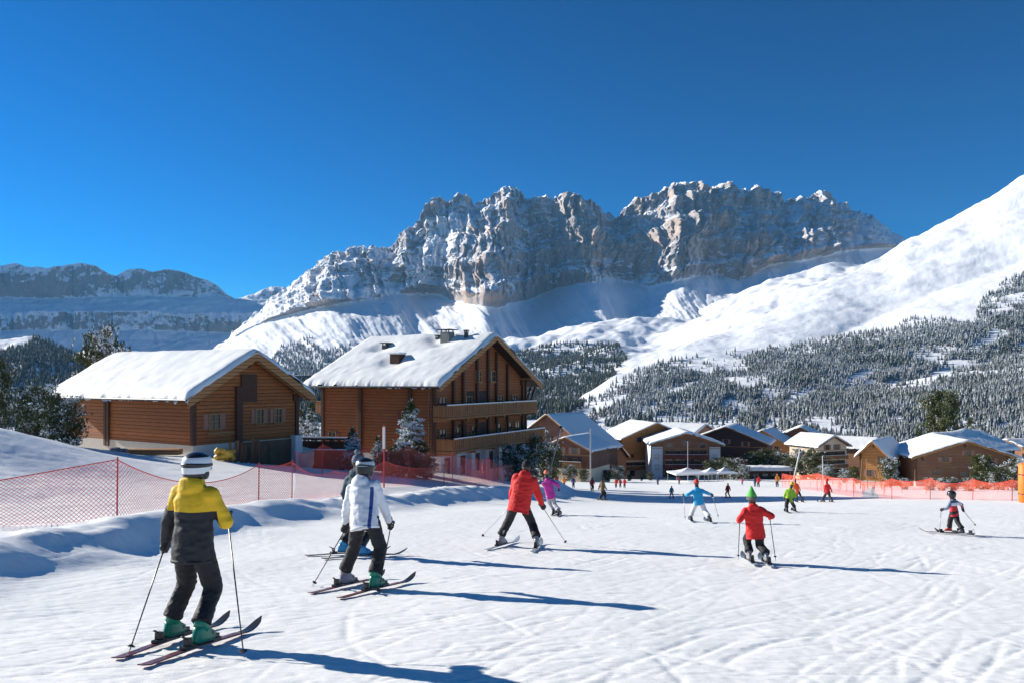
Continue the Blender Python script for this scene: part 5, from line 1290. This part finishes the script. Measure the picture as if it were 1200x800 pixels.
def skier(label, H, feet, heads, pelvis, neck, head, hands, tips, face=0.0, jacket=None, pants=None, boots=None, gloves=None, hat=('helmet', None), vox=0.014, skis=None, ski_mat=None, ski_tip=None,
          who='the skier', kneedir=(0, 1), seed=0, child=False, polem=None, hood=True, long_=0.0, skilen=None, buckles=True, puff=1.0, dref=None):
    """feet, hands...: photo pixels plus a depth offset from the feet; all turned into metres around the feet"""
    FT = []
    for ft in feet:
        q = GP(ft[0], ft[1]) if dref is None else GD(ft[0], dref+(ft[2] if len(ft) > 2 else 0)); FT.append(q)
    mid = (FT[0]+FT[1])/2; d0 = mid.y; s = H/1.76; hs = s*(1.16 if child else 1.0)
    if dref is not None:
        dy = ((mid.z-0)*0); 
    pyoff = (HY-mid.z/mid.y*F)-(feet[0][1]+feet[1][1])/2          # keeps the figure standing on the snow it is given
    def J(a, k=0.0):
        return W(a[0], a[1]+pyoff, d0+(a[2] if len(a) > 2 else 0))
    fc = R(face); fwd = Vector((math.sin(fc), math.cos(fc), 0)); rt = Vector((math.cos(fc), -math.sin(fc), 0))
    pel, nk, hd = J(pelvis), J(neck), J(head)
    HN = [J(h) for h in hands]
    org = mid.copy(); L = lambda v: Vector(v)-org
    up = (nk-pel).normalized(); fw = (fwd-up*fwd.dot(up)).normalized(); rg_ = fw.cross(up)
    tl = (nk-pel).length
    TP = M3(rg_, fw, up)
    # legs
    hip = [pel-rg_*0.085*s-up*0.02*s, pel+rg_*0.085*s-up*0.02*s]
    SK = []; ank = []; 
    for i in (0, 1):
        n = ground_frame(FT[i].x, FT[i].y); hdg = R(heads[i]); f = Vector((math.sin(hdg), math.cos(hdg), 0)); f = (f-n*f.dot(n)).normalized(); r = f.cross(n)
        SK.append((r, f, n)); ank.append(FT[i]+n*(0.05+0.11*s)-f*0.03*s)
    kd = rt*kneedir[0]+fwd*kneedir[1]
    knee = [ik(hip[i], ank[i], 0.42*s, 0.40*s, kd) for i in (0, 1)]
    sh = [pel+up*tl*0.86-rg_*0.165*s, pel+up*tl*0.86+rg_*0.165*s]
    wr = []; el = []
    for i in (0, 1):
        sd = (-1, 1)[i]; e = ik(sh[i], HN[i], 0.285*s, 0.255*s, rg_*sd*0.6-fw*0.7-up*0.35)
        el.append(e); dw = (HN[i]-e).normalized(); wr.append(HN[i]-dw*0.07*s)
    # body: one continuous skin from head to feet
    b = MB(); cap = b.cap
    cap(L(pel), L(pel+up*tl*0.5), 0.12*s, 0.115*s); cap(L(pel+up*tl*0.5), L(pel+up*tl*0.82), 0.115*s, 0.12*s)
    for i in (0, 1):
        cap(L(hip[i]), L(knee[i]), 0.080*s, 0.055*s); cap(L(knee[i]), L(ank[i]), 0.055*s, 0.038*s); cap(L(ank[i]), L(ank[i]+SK[i][1]*0.13*s-SK[i][2]*0.05*s), 0.036*s, 0.028*s)
        cap(L(pel+up*tl*0.84), L(sh[i]), 0.07*s, 0.055*s); cap(L(sh[i]), L(el[i]), 0.05*s, 0.038*s); cap(L(el[i]), L(wr[i]), 0.037*s, 0.027*s); cap(L(wr[i]), L(HN[i]), 0.027*s, 0.028*s)
    cap(L(pel+up*tl*0.86), L(nk+(hd-nk)*0.5), 0.058*hs, 0.055*hs)
    hu = ((hd-nk).normalized()*0.6+Vector((0, 0, 0.6))).normalized(); hf = (fwd-hu*fwd.dot(hu)).normalized(); hr_ = hf.cross(hu); HM = M3(hr_, hf, hu)
    ph = L(hd); hp = lambda x, y, z: ph+HM@Vector((x*hs, y*hs, z*hs))
    b.ell(ph, (0.075*hs, 0.093*hs, 0.105*hs), HM, 14, 10); b.ell(hp(0, 0.03, -0.065), (0.052*hs, 0.062*hs, 0.055*hs), HM)
    cap(hp(0, 0.09, -0.005), hp(0, 0.112, -0.035), 0.012*hs, 0.018*hs, 8)
    for sx in (-1, 1):
        b.ell(hp(sx*0.078, -0.005, -0.02), (0.012*hs, 0.02*hs, 0.032*hs), HM, 8, 6); b.ell(hp(sx*0.030, 0.083, 0.018), (0.02*hs, 0.012*hs, 0.008*hs), HM, 8, 6)
    b.ell(hp(0, 0.088, -0.062), (0.026*hs, 0.012*hs, 0.009*hs), HM, 8, 6)
    body = b.remesh('person', max(vox, 0.012), SKIN, None, 3); body.location = org
    tag(body, label, 'person')
    # trousers
    m = MB(); s0 = s; s = s*(1.12 if child else 1.0)
    m.ell(L(pel-up*0.01*s), (0.175*s, 0.135*s, 0.16*s), TP)
    for i in (0, 1):
        m.cap(L(hip[i]), L(hip[i]*0.45+knee[i]*0.55), 0.112*s, 0.094*s, 12); m.cap(L(hip[i]*0.45+knee[i]*0.55), L(knee[i]), 0.094*s, 0.086*s, 12)
        lo = ank[i]+SK[i][2]*0.07*s; m.cap(L(knee[i]), L(knee[i]*0.4+lo*0.6), 0.086*s, 0.082*s, 12); m.tube([L(knee[i]*0.4+lo*0.6), L(lo)], [0.081*s, 0.090*s], 14)
    m.remesh('trousers', vox, pants, body, 3, 0.008*s, 9.5/s, seed); s = s0
    # jacket
    m = MB(); P = puff
    prof_ = [(-0.16-long_, .195, .150), (-0.08, .198, .150), (0.10, .190, .142), (0.35, .180, .132), (0.6, .192, .136), (0.78, .198, .132), (0.88, .170, .118), (0.96, .105, .095), (1.03, .074, .078)]
    rgs = []
    for t, wx, wy in prof_:
        c = pel+up*(tl*t if t > 0 else t*0.95*s); rr = []
        for k in range(20):
            a = 2*math.pi*k/20; rr.append(L(c+rg_*math.cos(a)*wx*s*P+fw*math.sin(a)*wy*s*P))
        rgs.append(rr)
    m.rings(rgs)
    for i in (0, 1):
        m.cap(L(pel+up*tl*0.84+(sh[i]-pel-up*tl*0.84)*0.4), L(sh[i]), 0.090*s*P, 0.084*s*P); m.cap(L(sh[i]), L(sh[i]*0.4+el[i]*0.6), 0.083*s*P, 0.070*s*P); m.cap(L(sh[i]*0.4+el[i]*0.6), L(el[i]), 0.070*s*P, 0.066*s*P)
        m.cap(L(el[i]), L(el[i]*0.5+wr[i]*0.5), 0.066*s*P, 0.058*s*P); m.tube([L(el[i]*0.5+wr[i]*0.5), L(wr[i])], [0.057*s*P, 0.048*s*P], 12)
    if hood:
        m.ell(L(pel+up*tl*1.02-fw*0.070*s), (0.125*s, 0.070*s, 0.095*s), TP); m.cap(L(nk-up*0.03*s-rg_*0.055*s), L(nk-up*0.03*s+rg_*0.055*s), 0.062*s, 0.062*s)
    m.cap(L(nk-up*0.03*s), L(nk+up*0.055*s), 0.088*s, 0.078*s)
    m.remesh('jacket', vox, jacket, body, 3, 0.009*s, 8.0/s, seed+3)
    if vox <= 0.015:
        hem = MB(); c = pel-up*(0.16+long_)*0.95*s
        hem.rings([[L(c+up*k+rg_*math.cos(2*math.pi*q/24)*.198*s*P+fw*math.sin(2*math.pi*q/24)*.153*s*P) for q in range(24)] for k in (-0.012*s, 0.018*s)]).build('hem', jacket, body, True)
    # head wear
    kind = hat[0]
    if hat[1] == 'stripes': hat = (hat[0], helmet_stripes('striped_helmet', ph.z, hs))
    if hat[1] == 'dark_stripes': hat = (hat[0], helmet_stripes('dark_striped_helmet', ph.z, hs, True))
    m = MB(); m.cap(L(nk-up*0.01*s), hp(0, -0.012, -0.075), 0.066*hs, 0.066*hs, 12); m.build('neck_warmer', BLACKG, body, True)
    if kind == 'helmet':
        R_, rr_ = 0.128*hs, []
        m = MB(); rg2 = []
        for (zz, k) in ((-0.125, 0.86), (-0.10, 0.93), (-0.05, 1.03), (0.0, 1.08), (0.045, 1.04), (0.078, 0.90), (0.100, 0.68), (0.116, 0.38), (0.122, 0.06)):
            row = []
            for q in range(24):
                a = 2*math.pi*q/24; y = math.sin(a)*0.138*k; x = math.cos(a)*0.118*k
                zf = zz+(0.075 if zz < -0.07 else 0.03 if zz < -0.03 else 0)*sm(0.0, 0.6, math.sin(a)); row.append(hp(x, y-0.005, zf+0.025))
            rg2.append(row)
        hm = m.rings(rg2).build('helmet', hat[1], body, True)
        g = MB(); gr = []
        for (zz, k) in ((0.000, 1.105), (0.020, 1.105)):
            gr.append([hp(math.cos(2*math.pi*q/24)*0.119*k, math.sin(2*math.pi*q/24)*0.139*k-0.005, zz+0.02) for q in range(24)])
        g.rings(gr).build('goggle_strap', hat[2] if len(hat) > 2 else BLKP, hm, True)
        g = MB(); g.ell(hp(0, 0.108, 0.0), (0.082*hs, 0.036*hs, 0.040*hs), HM, 14, 8); g.build('goggle_lens', GLASS, hm, True)
        g = MB(); 
        for sx in (-1, 1): g.ell(hp(sx*0.100, -0.005, -0.055), (0.022*hs, 0.045*hs, 0.05*hs), HM, 10, 7)
        g.build('ear_pad', BLKP, hm, True)
        vt_ = MB()
        for sx in (-1, 0, 1): vt_.ell(hp(sx*0.045, -0.03, 0.136-abs(sx)*0.012), (0.010*hs, 0.030*hs, 0.006*hs), HM, 8, 6)
        vt_.build('vent', BLKP, hm, True)
    elif kind in ('beanie', 'pompom'):
        m = MB(); rg2 = []
        for (zz, k) in ((-0.015, 1.06), (0.02, 1.10), (0.045, 1.08), (0.05, 1.0), (0.085, 0.88), (0.11, 0.62), (0.125, 0.3), (0.13, 0.05)):
            rg2.append([hp(math.cos(2*math.pi*q/20)*0.086*k, math.sin(2*math.pi*q/20)*0.104*k-0.004, zz) for q in range(20)])
        hm = m.rings(rg2).build('knit_hat', hat[1], body, True)
        if kind == 'pompom': MB().ell(hp(0, -0.01, 0.165), (0.05*hs, 0.05*hs, 0.048*hs), HM, 12, 8).build('pompom', hat[2], hm, True)
    elif kind == 'jester':
        m = MB(); rg2 = []
        for (zz, k) in ((-0.02, 1.1), (0.03, 1.14), (0.075, 1.0), (0.12, 0.75), (0.17, 0.48), (0.215, 0.26), (0.24, 0.1)):
            rg2.append([hp(math.cos(2*math.pi*q/20)*0.088*k, math.sin(2*math.pi*q/20)*0.104*k-0.004, zz) for q in range(20)])
        hm = m.rings(rg2).build('knit_hat', hat[1], body, True)
        bn = MB(); bn.rings([[hp(math.cos(2*math.pi*q/20)*0.088*k, math.sin(2*math.pi*q/20)*0.104*k-0.004, zz) for q in range(20)] for (zz, k) in ((-0.035, 1.15), (-0.02, 1.22), (0.02, 1.22), (0.035, 1.14))]).build('hat_band', hat[2], hm, True)
    elif kind == 'hood':
        m = MB(); m.ell(hp(0, -0.012, 0.012), (0.105*hs, 0.118*hs, 0.130*hs), HM, 16, 10); m.remesh('hood', max(vox, 0.015), hat[1], body, 2, 0.006, 9, seed)
    if kind in ('beanie', 'pompom', 'jester') or kind == 'hair':
        m = MB(); m.ell(hp(0, -0.018, -0.01 if kind != 'hair' else 0.015), (0.088*hs, 0.098*hs, 0.10*hs), HM, 14, 9)
        m.build('hair', hat[3] if len(hat) > 3 else HAIR, body, True)
    # gloves, poles
    for i in (0, 1):
        tp = tips[i] if tips else None
        if tp is not None:
            T = J(tp); gz = G(T.x, T.y)
            tq = GP(tp[0], tp[1]+pyoff) if (len(tp) < 3) else Vector((T.x, T.y, max(gz, T.z)))
            ax = (HN[i]-tq).normalized()
            make_pole(('left' if i == 0 else 'right')+' ski pole of '+who, HN[i], tq, s, None, polem)
        else: ax = (up*0.4+fw).normalized()
        make_glove(body, L(wr[i]), L(HN[i]), ax, s*1.08, gloves, min(vox*0.5, 0.009) if vox < 0.02 else 0.014, (1, -1)[i])
    # boots and skis
    for i in (0, 1):
        r, f, n = SK[i]; lf = 0.045 if skis is not False else 0.0
        make_boot(body, L(FT[i]+n*(0.02+lf)), r, f, n, L(knee[i]), boots[i], s, buckles)
        if skis is not False:
            make_ski(('left' if i == 0 else 'right')+' ski under '+who, FT[i], R(heads[i]), skilen or H*0.93, ski_mat, True, None, 0, ski_tip)
    return body

# ---- colours
SKIRED = plain('dark_red_ski_top', (0.16, 0.055, 0.06), 0.3, 0.5, 5, 0.0)
SKIDK = plain('dark_ski_top', (0.06, 0.05, 0.06), 0.3, 0.6, 6, 0.0)
SKIBLU = plain('pale_blue_ski_top', (0.35, 0.40, 0.45), 0.3, 0.3, 6, 0.0)
GREENB = plain('green_boot_shell', (0.010, 0.235, 0.135), 0.35, 0.15, 8, 0.05)
GREYB = plain('mauve_grey_boot_shell', (0.27, 0.24, 0.30), 0.35, 0.15, 8, 0.05)
DARKB = plain('black_boot_shell', (0.03, 0.03, 0.035), 0.35, 0.15, 8, 0.05)
WHB = plain('grey_white_boot_shell', (0.30, 0.30, 0.31), 0.35, 0.15, 8, 0.05)
BLUB = plain('bright_blue_boot_shell', (0.02, 0.26, 0.50), 0.35, 0.15, 8, 0.05)
REDB = plain('red_boot_shell', (0.60, 0.05, 0.03), 0.35, 0.15, 8, 0.05)
def helmet_stripes(name, cz, s, dark=False):
    m = NT(name); v = m.obj(); x, y, z = m.sep(v); q = m.math('DIVIDE', m.math('SUBTRACT', z, cz), s)
    a = m.math('MULTIPLY', m.math('GREATER_THAN', q, -0.045), m.math('LESS_THAN', q, 0.012))
    b_ = m.math('MULTIPLY', m.math('GREATER_THAN', q, 0.042), m.math('LESS_THAN', q, 0.102))
    c = m.mix(m.math('MULTIPLY', b_, 0.75) if dark else m.math('ADD', a, b_, None, True), (0.018, 0.018, 0.022), (0.72, 0.74, 0.76)); return m.fin(c, 0.3)
# P1: adult in yellow and black, nearest
JY = mixz('yellow_black_jacket', [([('z', 1.235, 3)], (0.78, 0.47, 0.010)), ([('x', 0.285, 2), ('z', 0.80, 3)], (0.78, 0.47, 0.010)), ([('x', -2, -0.195), ('z', 0.2, 1.28)], (0.022, 0.023, 0.028))], (0.017, 0.017, 0.021))
skier('adult skier in a yellow and black jacket and white-striped helmet, the nearest figure', 1.76, [(203, 752), (237, 760)], [14, 17], (226, 637), (229, 570, 0.03), (231, 548, 0.06), [(193, 641, 0.16), (267, 607, 0.30)], [(151, 766), (286, 771)],
      face=14, jacket=JY, pants=PANTG, boots=[GREENB, GREENB], gloves=BLACKG, hat=('helmet', 'stripes'), vox=0.012, ski_mat=SKIRED, who='the adult in the yellow and black jacket', kneedir=(0.05, 1), seed=3, skilen=1.62)
# P2: white jacket
JW = mixz('white_jacket', [([('x', 0.13, 0.175), ('z', 0.4, 1.36)], (0.03, 0.06, 0.26))], (0.74, 0.76, 0.80))
skier('skier in a white jacket with a navy stripe and dark trousers, knees bent', 1.78, [(406, 688), (441, 692)], [28, 30], (427, 606, -0.05), (425, 566, 0.10), (428, 549, 0.18), [(405, 620, 0.25), (458, 616, 0.28)], [(366, 687), (443, 697)],
      face=16, jacket=JW, pants=PANTG, boots=[GREYB, GREENB], gloves=BLACKG, hat=('helmet', 'dark_stripes'), vox=0.013, ski_mat=SKIRED, who='the skier in the white jacket', kneedir=(0.45, 1), seed=8, skilen=1.55)
# P2b: behind the white jacket
KN = plain('blue_grey_knit', (0.16, 0.20, 0.26), 0.9, 0.6, 18, 0.8, 0.02)
JT = fabric('dark_teal_jacket', (0.020, 0.06, 0.085))
skier('skier with a blue-grey bobble hat and bright blue boots, mostly hidden behind the white jacket', 1.74, [(404, 650), (424, 653)], [72, 66], (419, 600, 0), (419, 555, 0.05), (419, 540, 0.06), [(408, 590, 0.28), (436, 592, 0.28)], None,
      face=20, jacket=JT, pants=PANTB, boots=[BLUB, BLUB], gloves=BLACKG, hat=('pompom', KN, KN), vox=0.02, ski_mat=SKIDK, who='the skier in the bobble hat', seed=12, skilen=1.5)
# P3: red jacket
JR = fabric('red_jacket', (0.72, 0.018, 0.015))
skier('adult in a bright red jacket and black hat, legs wide apart', 1.74, [(588, 640), (629, 643)], [24, 8], (609, 590, -0.03), (616, 557, 0.05), (617, 546, 0.08), [(599, 592, 0.32), (636, 594, 0.22)], [(565, 628), (664, 637)],
      face=8, jacket=JR, pants=PANTB, boots=[WHB, WHB], gloves=BLACKG, hat=('beanie', plain('black_knit', (0.012, 0.012, 0.013), 0.9, 0.3, 30, 0.6)), vox=0.015, ski_mat=SKIBLU, ski_tip=SKIBLU, who='the adult in the red jacket', kneedir=(0, 1), seed=15, skilen=1.6, polem=STEELG, puff=1.12)
# P4: purple
JP = fabric('magenta_purple_jacket', (0.55, 0.035, 0.30)); PL = fabric('pale_grey_trousers', (0.42, 0.41, 0.46))
HO = plain('orange_pink_hat_knit', (0.80, 0.22, 0.12), 0.9, 0.3, 30, 0.4)
skier('skier in a magenta-purple jacket and pale trousers right behind the red-jacketed adult', 1.45, [(649, 603), (655, 604)], [10, 8], (645, 579), (641, 563, -0.02), (640, 554, 0), [(650, 580, 0.2), (655, 574, 0.0)], None,
      face=-20, jacket=JP, pants=PL, boots=[DARKB, DARKB], gloves=BLACKG, hat=('beanie', HO), vox=0.02, ski_mat=SKIDK, who='the skier in the magenta-purple jacket', seed=17, buckles=False)
# P6: blue jacket
JB = fabric('sky_blue_jacket', (0.015, 0.34, 0.62)); PW = fabric('white_trousers', (0.68, 0.68, 0.68))
skier('child in a sky-blue jacket, white trousers and red hat with arms spread', 1.16, [(810, 611), (831, 612)], [8, 2], (819, 587), (817, 573, 0.03), (816, 565, 0.04), [(801, 580, 0.12), (835, 580, 0.1)], [(803, 608, -0.1), (842, 606, 0.2)],
      face=0, jacket=JB, pants=PW, boots=[DARKB, DARKB], gloves=BLACKG, hat=('beanie', fabric('red_hat', (0.65, 0.04, 0.03))), vox=0.016, ski_mat=SKIBLU, ski_tip=SKIBLU, who='the child in the sky-blue jacket', seed=21, child=True, polem=STEELG, buckles=False, puff=1.1)
# P7: red child
HG = plain('green_knit', (0.10, 0.42, 0.08), 0.9, 0.4, 25, 0.5); HB = plain('grey_fur_band', (0.16, 0.17, 0.15), 0.95, 0.9, 45, 1.0, 0.02)
skier('child in a red jacket and pointed green hat, poles planted on both sides', 1.24, [(878, 659), (898, 661)], [4, 6], (885, 622), (882, 594, 0.03), (881, 583, 0.04), [(867, 608, 0.12), (902, 606, 0.12)], [(865, 655, 0.05), (909, 656, 0.05)],
      face=0, jacket=JR, pants=PANTB, boots=[WHB, WHB], gloves=JR, hat=('jester', HG, HB), vox=0.013, ski_mat=SKIBLU, ski_tip=SKIBLU, skilen=0.95, who='the child in the red jacket and pointed green hat', seed=25, child=True, buckles=True, puff=1.12)
# P8
JG = fabric('lime_jacket', (0.28, 0.50, 0.03)); JO = fabric('orange_red_jacket', (0.75, 0.10, 0.02)); HY_ = fabric('yellow_hat', (0.75, 0.5, 0.02))
skier('child in a lime-green jacket and yellow hat leaning left at the piste edge', 1.15, [(922, 600), (931, 599)], [14, 12], (925, 584), (926, 573), (928, 567), [(919, 584, 0.15), (930, 583, 0.1)], None,
      face=10, jacket=JG, pants=PANTB, boots=[DARKB, DARKB], gloves=BLACKG, hat=('beanie', HY_), vox=0.02, ski_mat=SKIDK, who='the child in the lime-green jacket', seed=28, child=True, buckles=False)
skier('child in an orange-red jacket half hidden behind the lime-green jacket', 1.2, [(934, 588, 0), (941, 588, 0.3)], [12, 12], (935, 576), (932, 566), (932, 561), [(930, 575, 0.1), (938, 574, 0.1)], None,
      face=10, jacket=JO, pants=PANTB, boots=[DARKB, DARKB], gloves=BLACKG, hat=('beanie', HO), vox=0.025, ski_mat=SKIDK, who='the child in the orange-red jacket', seed=29, child=True, buckles=False)
# P9
skier('red-hooded skier with feet apart before the left part of the orange-topped netting', 1.3, [(964, 588), (975, 588)], [-8, 10], (970, 576), (969, 567), (969, 562), [(966, 576, 0.1), (975, 576, 0.1)], None,
      face=0, jacket=JR, pants=PANTB, boots=[DARKB, DARKB], gloves=BLACKG, hat=('hood', JR), vox=0.025, ski_mat=SKIDK, who='the red-hooded skier by the orange-topped netting', seed=31, child=True, buckles=False)
# P10
JM = mixz('red_white_jacket', [([('z', 0.665, 0.735)], (0.72, 0.73, 0.76)), ([('z', 0.735, 2)], (0.07, 0.09, 0.15)), ([('ax', 0.15, 2), ('z', 0.3, 2)], (0.20, 0.24, 0.32))], (0.62, 0.02, 0.035))
skier('child in a red, white and grey jacket turning before the orange-topped netting, furthest right', 0.99, [(1112, 625), (1127, 627)], [-72, -30], (1118, 599), (1116, 586, 0.0), (1115, 579, 0.0), [(1103, 597, -0.05), (1129, 598, 0.0)], [(1101, 624, -0.1), (1144, 616, 0.2)],
      face=-35, jacket=JM, pants=PANTB, boots=[REDB, DARKB], gloves=BLACKG, hat=('helmet', plain('dark_helmet', (0.02, 0.02, 0.025), 0.3, 0.1, 10, 0)), vox=0.014, ski_mat=SKIDK, who='the child in the red, white and grey jacket', seed=35, child=True, polem=STEELG, buckles=False, skilen=1.15)
# ---- far figures: simple poses at their depth
JBR = fabric('olive_brown_coat', (0.13, 0.085, 0.035)); JDR = fabric('dark_red_coat', (0.30, 0.03, 0.03)); JTQ = fabric('turquoise_jacket', (0.03, 0.30, 0.30)); JPK = fabric('pink_jacket', (0.65, 0.06, 0.20)); JNV = fabric('navy_jacket', (0.03, 0.05, 0.14)); JOR = fabric('orange_jacket', (0.80, 0.26, 0.03))
BK = plain('dark_knit', (0.03, 0.03, 0.035), 0.9, 0.3, 30, 0.4)
def far(px, py, d, H, label, who, jm, pm, hatm, spread=0.0, face=0, ski=True, lean=0.0, seed=0, dref=None):
    k = F/d; s = H*k
    skier(label, H, [(px-s*(0.06+spread*0.12), py, -0.1), (px+s*(0.06+spread*0.12), py, 0.1)], [face-6, face+6], (px+lean*s*0.3, py-s*0.50), (px+lean*s*0.75, py-s*0.82), (px+lean*s*0.85, py-s*0.92), [(px-s*0.17, py-s*0.50, 0.15), (px+s*0.17, py-s*0.50, 0.15)], None,
          face=face, jacket=jm, pants=pm, boots=[DARKB, DARKB], gloves=BLACKG, hat=('beanie', hatm), vox=0.035, skis=None if ski else False, ski_mat=SKIDK, who=who, seed=seed, buckles=False, dref=d)
far(706, 583, 55, 1.62, 'person in an olive-brown coat standing sideways in the long blue shadow', 'the person in the olive-brown coat', JBR, PANTB, BK, 0.4, 60, True, 0, 41)
far(694, 575, 82, 1.5, 'person in a dark red coat beside the grey pole at the shadow edge', '', JDR, PANTB, BK, 0, 30, False, 0, 42)
far(853, 580, 66, 1.3, 'small skier in red between the sky-blue child and the pointed green hat', 'the small red skier beyond the pointed green hat', JR, PANTB, HO, 0.5, -15, True, 0, 43)
far(787, 580, 62, 1.05, 'tiny skier in turquoise and dark clothes before the hotel', 'the tiny turquoise skier', JTQ, PANTB, BK, 0.6, 10, True, 0, 44)
far(722, 571, 105, 1.35, 'leftmost of three red-coated figures by the village bushes', '', JR, PANTB, BK, 0, 0, False, 0, 45)
far(727, 571, 106, 1.30, 'middle one of three red-coated figures by the village bushes', '', JDR, PANTB, BK, 0, 0, False, 0, 46)
far(732, 571, 104, 1.38, 'rightmost of three red-coated figures by the village bushes', '', JR, PANTB, BK, 0, 0, False, 0, 47)
far(885, 569, 110, 1.45, 'dark-clad person at the left of the pair in front of the kiosk', '', JNV, PANTB, BK, 0, 0, False, 0, 48)
far(889, 569, 108, 1.65, 'red-jacketed person at the right of the pair in front of the kiosk', '', JR, PANTB, BK, 0, 0, False, 0, 49)
far(911, 569, 108, 1.9, 'tall person in an orange jacket in front of the right end of the kiosk', '', JOR, PANTB, HO, 0, 0, False, 0, 50)
far(870, 568, 120, 1.1, 'small person in pink in front of the tents and pines', '', JPK, PANTB, BK, 0, 0, False, 0, 51)
far(771, 567, 135, 1.6, 'dark-clad person left of the widest tent', '', JNV, PANTB, BK, 0, 0, False, 0, 52)
far(796, 567, 140, 1.5, 'person in dark red at the mouth of the widest tent', '', JDR, PANTB, BK, 0, 0, False, 0, 53)
far(652, 570, 88, 1.5, 'person in a dark red coat left of the shadowed snow heap', '', JDR, PANTB, BK, 0, 0, False, 0, 54)
far(661, 571, 92, 1.45, 'person in orange beside the shadowed snow heap', '', JOR, PANTB, BK, 0, 0, False, 0, 55)
far(672, 571, 95, 1.5, 'dark-clad person right behind the shadowed snow heap', '', JNV, PANTB, HO, 0, 0, False, 0, 56)
# ------------------------------------------------------------ haze
hz = bpy.data.materials.new('haze_air'); hz.use_nodes = True
hz.node_tree.nodes.clear(); ho = hz.node_tree.nodes.new('ShaderNodeOutputMaterial'); pv = hz.node_tree.nodes.new('ShaderNodeVolumePrincipled')
pv.inputs['Color'].default_value = (0.27, 0.62, 1.0, 1); pv.inputs['Density'].default_value = 0.000032; pv.inputs['Anisotropy'].default_value = 0.0
hz.node_tree.links.new(pv.outputs[0], ho.inputs['Volume'])
hb = MB().bx(-9500, 9500, -400, 11800, -1200, 1420).build('haze', hz); tag(hb, kind='stuff')
hb['label'] = 'thin blue air between the village and the far mountains'; hb['category'] = 'haze'
